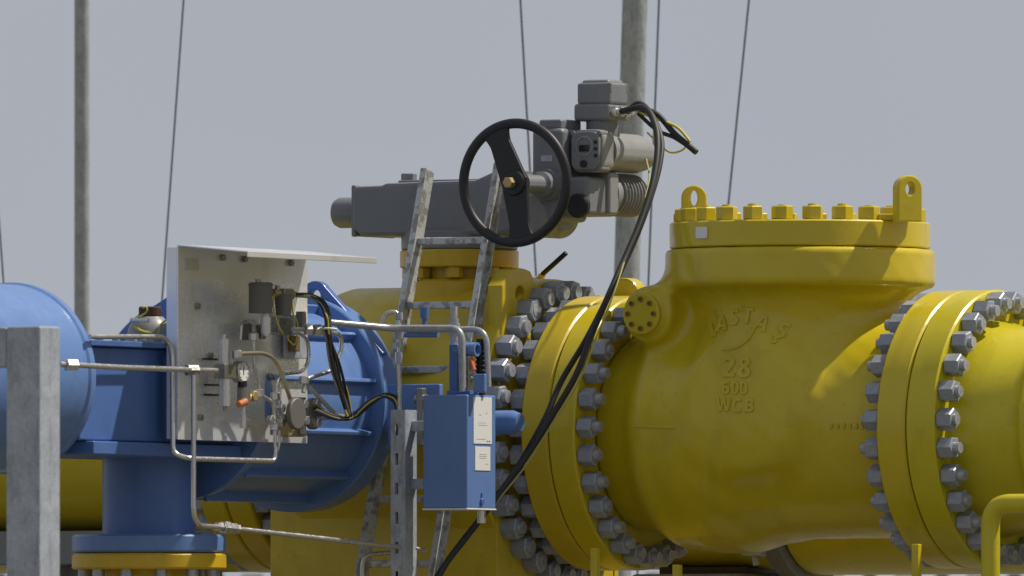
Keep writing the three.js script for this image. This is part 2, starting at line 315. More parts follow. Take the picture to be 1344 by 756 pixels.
{
  const cover = part(cv, 'cover', disc('y', V(SB, 0, 0), 0.500, H_STEP + 0.002, H_TOP, 0.006, 0, 96), M_yel);
  const b = bases.get(cv), ng = boxUV(hexNut(0.068, 0.052, 0.004).rotateZ(Math.PI / 2)), sg = boxUV(rod(V(0, 0.048, 0), V(0, 0.061, 0), 0.021, 0.018, 16));
  for (let i = 0; i < 24; i++) {
    const a = (i * 15 + 5.2 - 30) * Math.PI / 180;              // measured from the camera side
    const m = new THREE.Mesh(ng, M_yel); m.name = 'cover_nut'; m.position.set(SB - b.x + 0.445 * Math.sin(a), H_TOP - b.y + 0.0005, 0.445 * Math.cos(a)); m.rotation.y = rr(0, 1);
    const st = new THREE.Mesh(sg, M_yel); st.name = 'stud_end'; st.position.y = rr(-0.006, 0); m.add(st); m.castShadow = m.receiveShadow = st.castShadow = true; cv.add(m);
  }
  // two lifting eyes on the cover
  const eye = (c, w, h, hole, thick, turn) => {
    const s = new THREE.Shape(); s.moveTo(-w / 2, 0); s.lineTo(-w / 2, h - w / 2); s.absarc(0, h - w / 2, w / 2, Math.PI, 0, true); s.lineTo(w / 2, 0); s.closePath();
    const p = new THREE.Path(); p.absellipse(0, h - w / 2, hole[0], hole[1], 0, Math.PI * 2); s.holes.push(p);
    return plate(s, thick, 0.006).rotateY(turn).translate(c.x, c.y, c.z);
  };
  const e1 = FT(911, 283, 0.05), e2 = FT(1191, 291, 0.16);
  part(cv, 'lifting_eye', eye(V(e1.x, H_TOP + 0.02, e1.z), 0.086, 0.125, [0.019, 0.036], 0.036, 0.5), M_yel);
  part(cv, 'eye_foot', rbox(0.13, 0.042, 0.10, V(e1.x, H_TOP + 0.021, e1.z), 0.006), M_yel);
  part(cv, 'lifting_eye', eye(V(e2.x, H_TOP - 0.002, e2.z), 0.092, 0.165, [0.022, 0.030], 0.040, 0.95), M_yel);
  part(cv, 'eye_foot', rbox(0.14, 0.024, 0.11, V(e2.x - 0.07, H_TOP + 0.012, e2.z - 0.05), 0.006, 0.4), M_yel);
  // hinge pin cover with socket screws
  const hc = part(cv, 'hinge_cover', disc('z', V(bossC.x, bossC.y, 0), 0.079, bossC.z - 0.011, bossC.z + 0.012, 0.004, 0, 48), M_yel);
  for (let i = 0; i < 8; i++) {
    const a = i * Math.PI / 4, c = V(bossC.x + 0.056 * Math.sin(a), bossC.y + 0.056 * Math.cos(a), bossC.z + 0.012);
    const sc = part(hc, 'socket_screw', lathe([[0.0105, 0.0], [0.0105, 0.006], [0.0095, 0.007], [0.0065, 0.007], [0.0065, 0.0005], [0, 0.0005]], 'z', c, 20), M_screw);
  }
  // small plate on the rim of the cover
  const a0 = Math.asin((921 - 1050) / 170) - TURN;           // angle from +z of the pipeline frame
  part(cv, 'tag_plate', rbox(0.066, 0.044, 0.006, V(0, 0, 0), 0.004).rotateY(a0).translate(SB + 0.5025 * Math.sin(a0), (H_TOP + H_STEP) / 2 + 0.004, 0.5025 * Math.cos(a0)), M_label);
  // raised lettering on the casting
  const onBody = (s, h) => { let t = 0.75; for (let i = 0; i < 60; i++) { const d = bodyF(s, h, t); t -= d * 0.8; if (Math.abs(d) < 0.0003) break; } return t; };
  const nrm = (x, y, z) => { const e = 0.01; return V(bodyF(x + e, y, z) - bodyF(x - e, y, z), bodyF(x, y + e, z) - bodyF(x, y - e, z), bodyF(x, y, z + e) - bodyF(x, y, z - e)).normalize(); };
  const wrap = (g) => { const p = g.attributes.position; for (let i = 0; i < p.count; i++) { const s = p.getX(i), h = p.getY(i), w = p.getZ(i), t = onBody(s, h), n = nrm(s, h, t); p.setXYZ(i, s + n.x * w, h + n.y * w, t + n.z * w); } g.computeVertexNormals(); return g; };
  const glyph = (ch, size, px, py, rot) => {
    const g = new TextGeometry(ch, { font, size, depth: 0.0085, curveSegments: 4, bevelEnabled: true, bevelSize: 0.0012, bevelThickness: 0.0012 }); g.computeBoundingBox(); const bb = g.boundingBox;
    g.translate(-(bb.min.x + bb.max.x) / 2, -(bb.min.y + bb.max.y) / 2, -0.004).rotateZ(rot); const c = FT(px, py, 0.44); return wrap(g.translate(c.x, c.y, 0));
  };
  part(cv, 'raised_letters', join([...'VASTA\u015e'].map((c, i) => { const [px, py, r] = [[929, 432, 0.30], [941, 424, 0.15], [959, 416, 0.04], [977, 414, -0.08], [996, 423, -0.3], [1018, 437, -0.36]][i]; let ok = font.data.glyphs[c] ? c : 'S'; return glyph(ok, 0.062, px, py, r); })), M_yel);
  part(cv, 'raised_numerals', join([glyph('2', 0.078, 960, 481, 0), glyph('8', 0.078, 980, 482, 0), glyph('6', 0.048, 957, 509, 0), glyph('0', 0.048, 969, 509, 0), glyph('0', 0.048, 980, 509, 0)]), M_yel);
  part(cv, 'raised_letters', join([glyph('W', 0.05, 955, 531, 0), glyph('C', 0.05, 972, 532, 0), glyph('B', 0.05, 988, 532, 0)]), M_yel);
  const arc = new THREE.Shape(), ac = FT(955, 433, 0.44); arc.absellipse(0, 0, 0.112, 0.078, -Math.PI / 2 - 0.2, 0.15, false); arc.absellipse(0, 0, 0.105, 0.072, 0.15, -Math.PI / 2 - 0.2, true);
  part(cv, 'raised_emblem', wrap(new THREE.ExtrudeGeometry(arc, { depth: 0.009, bevelEnabled: false, curveSegments: 20 }).translate(ac.x, ac.y, -0.003)), M_yel);
  part(cv, 'raised_numerals', join([...'701142'].map((c, i) => glyph(c, 0.018, 1087 + i * 8, 559, 0))), M_yel);
  { const a = FT(832, 560, 0.44), b = FT(892, 562, 0.44), q = smooth([a, a.clone().lerp(b, 0.5), b], 16).map((p) => { p.z = onBody(p.x, p.y) - 0.001; return p; }); part(cv, 'casting_seam', sweep(q, 0.0045, 6), M_yel); }
  // lifting lug on the inlet neck
  const ls = new THREE.Shape(); ls.moveTo(-0.06, -0.2); ls.lineTo(-0.06, 0); ls.absarc(0, 0, 0.06, Math.PI, 0, true); ls.lineTo(0.06, -0.2); ls.closePath();
  const lp = FT(824, 388, -0.12);
  part(cv, 'lifting_lug', plate(ls, 0.06, 0.008).translate(lp.x, lp.y, lp.z), M_yel);
}
// ------------------------------------------------------------------ downstream pipe with its flange
{
  const s0 = S_R + 0.127, s1 = S_R + 0.249;
  const p = thing('gas_pipe', V(s1 + 1.5, -0.5, 0), 'bright yellow gas pipe bolted on right of lettered check valve', 'pipe');
  part(p, 'flange', disc('x', V(0, 0, 0), FR, s0, s1, 0.007, 0.3, 96), M_yelP);
  part(p, 'gasket', disc('x', V(0, 0, 0), 0.515, s0 - 0.0045, s0 - 0.0005, 0.001, 0.3, 64), M_gask);
  part(p, 'pipe_barrel', lathe([[0.415, s1 - 0.01], [0.412, s1 + 0.02], [0.395, s1 + 0.07], [0.372, s1 + 0.17], [0.362, s1 + 0.23], [0.362, s1 + 0.268], [0.367, s1 + 0.272], [0.369, s1 + 0.281], [0.367, s1 + 0.290], [0.362, s1 + 0.294], [0.362, s1 + 4]], 'x', V(0, 0, 0), 96, 0.9), M_yelP);
  nutRing(p, s1 + 0.001, BC, 28, 0.06, 1);
  const sup = thing('pipe_support', V(s1 + 1.3, GROUND, 0), 'yellow saddle support under the right-hand gas pipe', 'support');
  part(sup, 'column', rbox(0.22, -GROUND - 0.40, 0.22, V(s1 + 1.3, (GROUND - 0.40) / 2, 0)), M_yelP);
  part(sup, 'saddle', rbox(0.3, 0.12, 0.62, V(s1 + 1.3, -0.34, 0)), M_yelP);
}
// ------------------------------------------------------------------ ball valve
const SN = FT(603, 335, 0).x;
const bv = thing('ball_valve', V(SN, GROUND, 0), 'big yellow trunnion ball valve under grey gear operator', 'valve');
{
  part(bv, 'body', lathe([[0.30, SN - 0.66], [0.40, SN - 0.655], [0.405, SN - 0.60], [0.44, SN - 0.53], [0.545, SN - 0.475], [0.568, SN - 0.455], [0.575, SN - 0.43], [0.575, SN + 0.12], [0.600, SN + 0.26], [0.602, SN + 0.34], [0.598, SN + 0.428], [0.590, SN + 0.436], [0.30, SN + 0.436]], 'x', V(0, 0, 0), 112, 0.35), M_yelB);
  const bs = SN + 0.437;
  nutRing(bv, bs, 0.548, 32, 0.05, 1, true);
  part(bv, 'closure_neck', lathe([[0.47, bs - 0.002], [0.46, bs + 0.04], [0.42, bs + 0.06], [0.40, 0.0]], 'x', V(0, 0, 0), 80, 0.5), M_yelB);
  part(bv, 'outlet_flange', disc('x', V(0, 0, 0), FR, 0, TH, 0.007, 0.3, 96), M_yelB);
  part(bv, 'gasket', disc('x', V(0, 0, 0), 0.512, TH + 0.0005, TH + 0.0035, 0.001, 0.3, 64), M_gask);
  nutRing(bv, -0.001, BC, 28, 0.03, -1);
  const l0 = FT(342, 577, 0).x;
  part(bv, 'inlet_flange', disc('x', V(0, 0, 0), FR, l0 + 0.117, l0 + 0.228, 0.007, 0.3, 96), M_yelB);
  part(bv, 'gasket', disc('x', V(0, 0, 0), 0.512, l0 + 0.1125, l0 + 0.1165, 0.001, 0.3, 64), M_gask);
  nutRing(bv, l0 + 0.229, BC, 28, 0.1, 1);
  part(bv, 'inlet_neck', lathe([[0.39, l0 + 0.2], [0.39, SN - 0.62]], 'x', V(0, 0, 0), 80), M_yelB);
  // upstream pipe
  const up = thing('gas_pipe', V(l0 - 1.5, -0.5, 0), 'yellow gas pipe running left behind the blue pedestal', 'pipe');
  part(up, 'flange', disc('x', V(0, 0, 0), FR, l0, l0 + 0.112, 0.007, 0.3, 96), M_yel);
  part(up, 'pipe_barrel', lathe([[0.362, l0 - 3.2], [0.362, l0 - 0.3], [0.41, l0 - 0.02], [0.41, l0 + 0.01]], 'x', V(0, 0, 0), 80), M_yel);
  nutRing(up, l0 - 0.001, BC, 28, 0.1, -1);
  // base box
  const b0 = FT(355, 700, 0.47), b1 = FT(653, 690, 0.47);
  part(bv, 'base_plate', rbox(b1.x - b0.x, -GROUND - 0.28, 0.035, V((b0.x + b1.x) / 2, (GROUND - 0.28) / 2, 0.455), 0.004), M_yelB);
  part(bv, 'base_plate', rbox(b1.x - b0.x, -GROUND - 0.28, 0.035, V((b0.x + b1.x) / 2, (GROUND - 0.28) / 2, -0.455), 0.004), M_yelB);
  for (const x of [b0.x + 0.02, b1.x - 0.02]) part(bv, 'base_rib', rbox(0.034, -GROUND - 0.30, 0.87, V(x, (GROUND - 0.30) / 2, 0), 0.004), M_yelB);
  // neck and top flange
  const hN = FT(603, 352, 0).y, hF = FT(603, 329, 0).y;
  const pad = FT(603, 378, 0).y;
  part(bv, 'stem_neck', lathe([[0.215, 0.45], [0.215, pad + 0.02], [0.20, pad + 0.03], [0.155, pad + 0.032], [0.155, hN + 0.01]], 'y', V(SN, 0, 0), 64), M_yelN);
  const tf = part(bv, 'top_flange', disc('y', V(SN, 0, 0), 0.231, hN, hF, 0.005, 0, 72), M_yelN);
  const hb = hexNut(0.058, 0.042, 0.003).rotateZ(-Math.PI / 2);
  for (let i = 0; i < 8; i++) { const a = i * Math.PI / 4 + 0.42; part(tf, 'flange_bolt', hb.clone().rotateY(i).translate(SN + 0.19 * Math.sin(a), hN - 0.0005, 0.19 * Math.cos(a)), M_yelN); }
  const pl = FT(558, 357, 0.17);
  part(bv, 'vent_plug', rod(V(pl.x, pl.y, 0.08), V(pl.x, pl.y, 0.185), 0.02, 0.02, 6), M_stud);
  // lifting lug: plate square to the pipeline with a round hole
  const lc = FS(675, 387, bs - 0.02);
  const sh = new THREE.Shape(); sh.moveTo(-0.135, -0.30); sh.lineTo(-0.135, 0.03); sh.lineTo(-0.075, 0.088); sh.quadraticCurveTo(0, 0.105, 0.075, 0.088); sh.lineTo(0.135, 0.025); sh.lineTo(0.135, -0.30); sh.closePath();
  const ho = new THREE.Path(); ho.absellipse(0, 0, 0.042, 0.040, 0, Math.PI * 2); sh.holes.push(ho);
  part(bv, 'lifting_lug', plate(sh, 0.055, 0.006, 24).rotateY(Math.PI / 2).translate(bs - 0.026, lc.y, lc.z), M_yelB);
  // small lever on top
  const v0 = FT(706, 372, -0.12), v1 = FT(712, 360, -0.12), v2 = FT(743, 332, -0.12);
  const vs = part(bv, 'vent_stub', sweep([V(v0.x, v0.y - 0.12, v0.z), v0, v1], 0.014), M_yelN);
  part(vs, 'vent_lever', sweep([v1, v2], 0.0105, 8), M_black);
  const w0 = FT(676, 369, -0.12), w1 = FT(712, 369, -0.12);
  part(bv, 'vent_pipe', rod(w0, w1, 0.018), M_stud);
}
// ------------------------------------------------------------------ grey gear operator with motor drive on top
{
  const hF = FT(603, 329, 0).y, hB = FT(603, 306, 0).y, hT = FT(560, 246, 0.17).y;
  const go = thing('gear_operator', V(SN, hF, 0), 'grey gear operator with black handwheel and electric motor drive', 'operator');
  part(go, 'mounting_ring', disc('y', V(SN, 0, 0), 0.226, hF + 0.002, hB + 0.004, 0.004), M_grey);
  const x0 = FT(467, 280, 0.17).x, x1 = FT(640, 280, 0.17).x + 0.05;
  const ys = [FT(520, 304, 0.17).y, hT];
  // long housing: tapered outline seen from above, rounded edges
  const so = new THREE.Shape(); const hh = ys[1] - ys[0];
  so.moveTo(x0, 0.02); so.lineTo(x0 + 0.0, hh - 0.012); so.quadraticCurveTo(x0, hh - 0.004, x0 + 0.02, hh - 0.004); so.lineTo(x0 + 0.12, hh - 0.002); so.lineTo(x0 + 0.14, hh + 0.006); so.lineTo(x1 - 0.10, hh + 0.012); so.lineTo(x1, hh + 0.05); so.lineTo(x1 + 0.06, hh + 0.045); so.lineTo(x1 + 0.06, 0.02); so.quadraticCurveTo(x1 + 0.04, -0.005, x1, -0.005); so.lineTo(x0 + 0.03, 0.0); so.closePath();
  part(go, 'yoke_housing', plate(so, 0.30, 0.014).translate(0, ys[0], 0.015), M_grey);
  part(go, 'housing_lid', rbox(0.52, 0.022, 0.24, V(x0 + 0.42, ys[1] + 0.021, 0), 0.005), M_grey);
  for (const x of [x0 + 0.175, x0 + 0.65]) part(go, 'lid_bolt', hexNut(0.05, 0.03, 0.003).rotateZ(Math.PI / 2).translate(x, ys[1] + 0.030, 0.06), M_grey);
  const cc = FT(470, 279, 0.03);
  part(go, 'end_flange', rbox(0.02, hh + 0.03, 0.31, V(x0 - 0.012, ys[0] + hh / 2, 0.015), 0.006), M_grey);
  part(go, 'end_cap', lathe([[0.06, x0 - 0.01], [0.06, x0 - 0.150], [0.052, x0 - 0.167], [0.0, x0 - 0.169]].reverse(), 'x', V(0, cc.y, 0.03), 40), M_grey);
  for (const dy of [-0.085, 0.085]) part(go, 'end_bolt', hexNut(0.024, 0.014, 0.002).rotateY(Math.PI).translate(x0 - 0.021, cc.y + dy, 0.13), M_grey);
  // gear case behind the wheel
  const gc = FT(728, 240, 0.16);
  part(go, 'gear_case', join([rbox(0.14, 0.36, 0.20, V(gc.x - 0.012, gc.y + 0.03, 0.10), 0.02), rbox(0.10, 0.04, 0.16, V(gc.x - 0.01, gc.y + 0.225, 0.10), 0.01)]), M_grey);
  const bl = FT(715, 287, 0.12);
  part(go, 'worm_case', join([lathe([[0, -0.13], [0.07, -0.125], [0.088, -0.11], [0.088, 0.11], [0.07, 0.125], [0, 0.13]], 'z', V(bl.x - 0.02, bl.y + 0.015, 0.08), 48), lathe([[0.0, -0.2], [0.10, -0.19], [0.12, -0.16], [0.12, 0.05], [0.1, 0.09], [0, 0.10]], 'x', V(bl.x - 0.03, bl.y + 0.055, 0.06), 48)]), M_greyL);
  // shaft, hub and handwheel (faces the camera side)
  const hw = FT(676, 240, 0.46), sh0 = V(hw.x, hw.y, 0.14);
  part(go, 'wheel_shaft', join([lathe([[0.05, 0.16], [0.05, 0.27], [0.035, 0.28], [0.035, 0.43]], 'z', V(hw.x, hw.y, 0), 40), lathe([[0.062, 0.20], [0.062, 0.235], [0.05, 0.235]], 'z', V(hw.x, hw.y, 0), 40)]), M_grey);
  const wheel = part(go, 'handwheel', new THREE.TorusGeometry(0.2285, 0.0195, 20, 96).scale(1, 1, 0.9).translate(hw.x, hw.y, hw.z), M_black);
  { const hub = lathe([[0.0, 0.43], [0.048, 0.43], [0.05, 0.44], [0.05, 0.475], [0.045, 0.48], [0, 0.48]], 'z', V(hw.x, hw.y, 0), 40);
    const spoke = (ang, w0, w1) => { const s = new THREE.Shape(); s.moveTo(-w0, 0); s.lineTo(-w1 * 0.9, 0.16); s.quadraticCurveTo(-w1, 0.20, -w1 * 1.5, 0.232); s.lineTo(w1 * 1.5, 0.232); s.quadraticCurveTo(w1, 0.2, w1 * 0.9, 0.16); s.lineTo(w0, 0); s.closePath(); return plate(s, 0.012, 0.004).rotateZ(ang).translate(hw.x, hw.y, hw.z); };
    part(wheel, 'spoke', spoke(0.40, 0.052, 0.044), M_black);
    part(wheel, 'spoke', spoke(Math.PI + 0.13, 0.052, 0.042), M_black);
    part(wheel, 'hub', hub, M_black);
    part(wheel, 'hub_bolt', join([hexNut(0.036, 0.03, 0.003).rotateY(-Math.PI / 2).translate(hw.x - 0.005, hw.y, 0.482), disc('z', V(hw.x - 0.005, hw.y, 0), 0.02, 0.478, 0.485, 0.002, 0, 24)]), M_brass);
  }
  { const p = FT(714, 208, 0.205); part(go, 'rating_plate', rbox(0.05, 0.024, 0.004, V(p.x + 0.01, p.y, 0.2015), 0.001), M_galv); }
  // top plug on the gear case
  const pg = FT(735, 176, 0.1);
  part(go, 'case_plug', join([disc('y', V(pg.x, 0, 0.06), 0.052, pg.y - 0.035, pg.y + 0.012, 0.008, 0, 32), hexNut(0.05, 0.03, 0.003).rotateZ(Math.PI / 2).translate(pg.x + 0.02, pg.y + 0.01, 0.07)]), M_greyL);
  // drive body behind the case
  const dv = FT(760, 258, 0.1);
  const mc = FT(790, 255, -0.05);
  part(go, 'drive_body', join([rbox(0.16, 0.15, 0.24, V(dv.x + 0.005, dv.y, 0.06), 0.02), rod(V(dv.x - 0.14, dv.y + 0.02, 0.1), V(dv.x, dv.y + 0.02, 0.1), 0.06, 0.06, 32)]), M_grey);
  part(go, 'black_cap', disc('z', V(FT(757, 270, 0.20).x, FT(757, 270, 0.20).y, 0), 0.047, 0.17, 0.20, 0.006, 0, 40), M_black);
  const motor = part(go, 'motor', lathe([[0.0, -0.30], [0.05, -0.298], [0.070, -0.28], [0.072, -0.07], [0.083, -0.065], [0.083, -0.03], [0.0, -0.03]], 'z', V(mc.x + 0.005, mc.y, 0), 48), M_greyL);
  part(go, 'motor_flange', rbox(0.17, 0.165, 0.075, V(mc.x, mc.y, -0.0), 0.012), M_greyL);
  for (let i = 0; i < 8; i++) part(motor, 'cooling_fin', disc('z', V(mc.x + 0.005, mc.y, 0), 0.0835, -0.268 + i * 0.024, -0.261 + i * 0.024, 0.002, 0.06, 48), M_greyL);
  // control unit with display window
  const cu = FT(769, 198, 0.16);
  const uface = new THREE.Shape(); { const r = 0.034, a = 0.062, b = 0.075; uface.moveTo(-a + r, -b); uface.lineTo(a - r, -b); uface.quadraticCurveTo(a, -b, a, -b + r); uface.lineTo(a, b - r); uface.quadraticCurveTo(a, b, a - r, b); uface.lineTo(-a + r, b); uface.quadraticCurveTo(-a, b, -a, b - r); uface.lineTo(-a, -b + r); uface.quadraticCurveTo(-a, -b, -a + r, -b); }
  const unit = part(go, 'control_unit', lathe([[0, -0.32], [0.045, -0.315], [0.066, -0.29], [0.075, -0.24], [0.077, 0.02], [0.080, 0.04], [0, 0.04]], 'z', V(cu.x, cu.y, 0.02), 56), M_greyL);
  part(go, 'control_head', plate(uface, 0.075, 0.008).translate(cu.x, cu.y, 0.105), M_greyL);
  const face = part(go, 'display_panel', plate(uface, 0.012, 0.004).scale(0.93, 0.93, 1).translate(cu.x, cu.y, 0.158), M_grey);
  part(face, 'display_window', join([disc('z', V(cu.x - 0.002, cu.y + 0.018, 0), 0.040, 0.165, 0.172, 0.003, 0.032, 36)]), M_greyL);
  part(face, 'display_glass', disc('z', V(cu.x - 0.002, cu.y + 0.018, 0), 0.032, 0.160, 0.1695, 0.001, 0, 36), M_grey);
  part(face, 'display_screen', rbox(0.045, 0.026, 0.004, V(cu.x - 0.002, cu.y + 0.010, 0.1705), 0.003), M_glass);
  part(face, 'selector', disc('z', V(cu.x - 0.004, cu.y - 0.05, 0), 0.014, 0.164, 0.180, 0.003, 0, 20), M_black);
  for (let i = 0; i < 3; i++) part(face, 'push_button', disc('z', V(cu.x + 0.048, cu.y + 0.033 - i * 0.026, 0), 0.007, 0.164, 0.173, 0.001, 0, 14), M_black);
  for (const [dx, dy] of [[0.057, 0.068], [0.057, -0.068], [-0.057, 0.068]]) part(go, 'head_screw', disc('z', V(cu.x + dx, cu.y + dy, 0), 0.010, 0.09, 0.162, 0.002, 0, 16), M_grey);
  part(unit, 'end_gland', rod(V(cu.x, cu.y, -0.29), V(cu.x, cu.y, -0.36), 0.03, 0.022, 18), M_steelD);
  // terminal box
  const tb = FT(790, 148, 0.0), tl = FT(792, 122, 0.0), nk = FT(795, 170, -0.02);
  part(go, 'terminal_neck', rod(V(nk.x, nk.y - 0.05, 0), V(nk.x, nk.y + 0.05, 0), 0.066, 0.066, 40), M_grey);
  const tbx = part(go, 'terminal_box', rbox(0.158, 0.068, 0.155, V(tb.x - 0.005, tb.y, 0.0), 0.014), M_grey);
  const ld = new THREE.CylinderGeometry(0.088, 0.103, 0.088, 4, 1).rotateY(Math.PI / 4);
  part(tbx, 'terminal_lid', join([rbox(0.148, 0.084, 0.146, V(tl.x - 0.004, tl.y - 0.004, 0.0), 0.012), rbox(0.124, 0.03, 0.122, V(tl.x - 0.004, tl.y + 0.035, 0.0), 0.014)]), M_grey);
  for (const [dx, dz] of [[-0.062, 0.06], [0.062, 0.06], [0.062, -0.06]]) part(tbx, 'lid_screw', disc('y', V(tl.x + dx, 0, dz), 0.010, tl.y, tl.y + 0.036, 0.002, 0, 14), M_grey);
  for (const dz of [0.045, 0.0, -0.045]) part(tbx, 'cable_gland', join([hexNut(0.034, 0.022, 0.002).translate(tb.x + 0.073, tb.y + 0.002, dz), rod(V(tb.x + 0.09, tb.y + 0.002, dz), V(tb.x + 0.115, tb.y + 0.002, dz), 0.013, 0.011, 14)]), M_steel);
  // cables from the terminal box
  const g0 = (dz) => V(tb.x + 0.112, tb.y + 0.002, dz);
  const c1 = [g0(0.045), FT(846, 142, 0.1), FT(860, 165, 0.16), FT(863, 195, 0.22), FT(857, 238, 0.3), FT(841, 290, 0.40), FT(822, 335, 0.5), FT(800, 385, 0.62), FT(776, 440, 0.66), FT(757, 490, 0.70), FT(727, 542, 0.74), FT(690, 600, 0.80), FT(650, 655, 0.9), FT(612, 705, 0.98), FT(584, 742, 1.04), FT(560, 790, 1.1)];
  single('power_cable', sweep(smooth(c1, 140), 0.0125), M_cable, 'black power cable from terminal box, nearer the lettered valve', 'cable');
  const c2 = [g0(0.0), FT(838, 136, 0.04), FT(856, 152, 0.12), FT(868, 185, 0.18), FT(866, 215, 0.24), FT(853, 262, 0.33), FT(836, 308, 0.42), FT(818, 348, 0.5), FT(797, 392, 0.60), FT(768, 448, 0.63), FT(737, 500, 0.66), FT(716, 548, 0.72), FT(680, 612, 0.80), FT(640, 668, 0.9), FT(604, 714, 0.98), FT(577, 752, 1.05), FT(553, 792, 1.12)];
  single('power_cable', sweep(smooth(c2, 140), 0.0115), M_cable, 'black cable swinging out leftmost across the yellow flange rim', 'cable');
  const c3 = [FT(848, 208, -0.2), FT(852, 232, 0.05), FT(846, 262, 0.30), FT(826, 322, 0.46), FT(806, 384, 0.64), FT(780, 450, 0.70), FT(760, 500, 0.735), FT(728, 552, 0.78), FT(688, 614, 0.84), FT(640, 672, 0.92)];
  single('earth_wire', sweep(smooth(c3, 90), 0.0036, 8), std(lin(0.34, 0.32, 0.08), 0.6), 'thin green yellow earth wire running along the black cables', 'wire');
  const tails = [[[842, 138], [862, 150], [885, 175], [914, 200], 0.012, M_cable, 'thick black cable tail pointing right with taped end'], [[840, 146], [868, 158], [890, 168], [906, 186], 0.006, M_cableY, 'upper yellow wire tail in the loose bundle'], [[842, 150], [864, 172], [884, 180], [900, 190], 0.008, M_cable, 'lower black wire tail in the loose bundle'], [[862, 192], [880, 200], [897, 196], [902, 188], 0.004, M_cableY, 'thin yellow wire looping under the bundle']];
  const tl2 = thing('cable_bundle', FT(880, 210, -0.06), 'loose bundle of taped cable tails pointing right of the terminal box', 'cables');
  tails.forEach(([a, b, c, d, r, m]) => part(tl2, 'cable', sweep(smooth([g0(-0.045).lerp(FT(a[0], a[1], -0.05), 0.6), FT(b[0], b[1], -0.06), FT(c[0], c[1], -0.07), FT(d[0], d[1], -0.07)], 30), r, 8), m));
}
// ------------------------------------------------------------------ ladder leaning against the valve
{
  const top = [FT(561, 224, 0.29), FT(657, 217, 0.29)];
  const lean = (p, py) => p;                                             // rails lean toward the camera side
  const L = thing('ladder', V(top[0].x, GROUND, 1.1), 'paint splashed aluminium ladder leaning on the yellow ball valve', 'ladder');
  const dn = V(0, -1, 0.318);                                           // per metre down
  const k = (top[0].y - GROUND) / 1, rails = [];
  const pts = top.map((p) => [p.clone(), p.clone().addScaledVector(dn, p.y - GROUND - 0.002)]);
  for (const [a, b] of pts) {
    const len = a.distanceTo(b), s = new THREE.Shape(); const w = 0.030, d = 0.012, th = 0.003;
    s.moveTo(-d, -w); s.lineTo(d, -w); s.lineTo(d, -w + 0.005); s.lineTo(-d + 0.005, -w + 0.005); s.lineTo(-d + 0.005, w - 0.005); s.lineTo(d, w - 0.005); s.lineTo(d, w); s.lineTo(-d, w); s.closePath();
    let g = new THREE.ExtrudeGeometry(s, { depth: len, bevelEnabled: true, bevelSize: 0.001, bevelThickness: 0.001, bevelSegments: 1 });
    const z = b.clone().sub(a).normalize(), x = V(a === pts[0][0] ? -1 : 1, 0, 0), y = z.clone().cross(x);
    const mm = new THREE.Matrix4().makeBasis(x.clone(), y, z); g.applyMatrix4(mm); if (mm.determinant() < 0) g.index = null;
    g.computeVertexNormals();
    const r = part(L, 'rail', g.translate(a.x, a.y, a.z), M_ladder); rails.push(r);
  }
  const len = pts[0][0].distanceTo(pts[0][1]), dir = pts[0][1].clone().sub(pts[0][0]).normalize();
  for (let m = 0.29; m < len - 0.1; m += 0.262) {
    const a = pts[0][0].clone().addScaledVector(dir, m), b = pts[1][0].clone().addScaledVector(dir, m + (pts[1][0].y - pts[0][0].y)); b.y = a.y; b.z = a.z;
    a.x += 0.008; b.x -= 0.008;
    part(L, 'rung', rbox(b.x - a.x, 0.028, 0.028, a.clone().add(b).multiplyScalar(0.5), 0.005), M_ladder);
  }
}
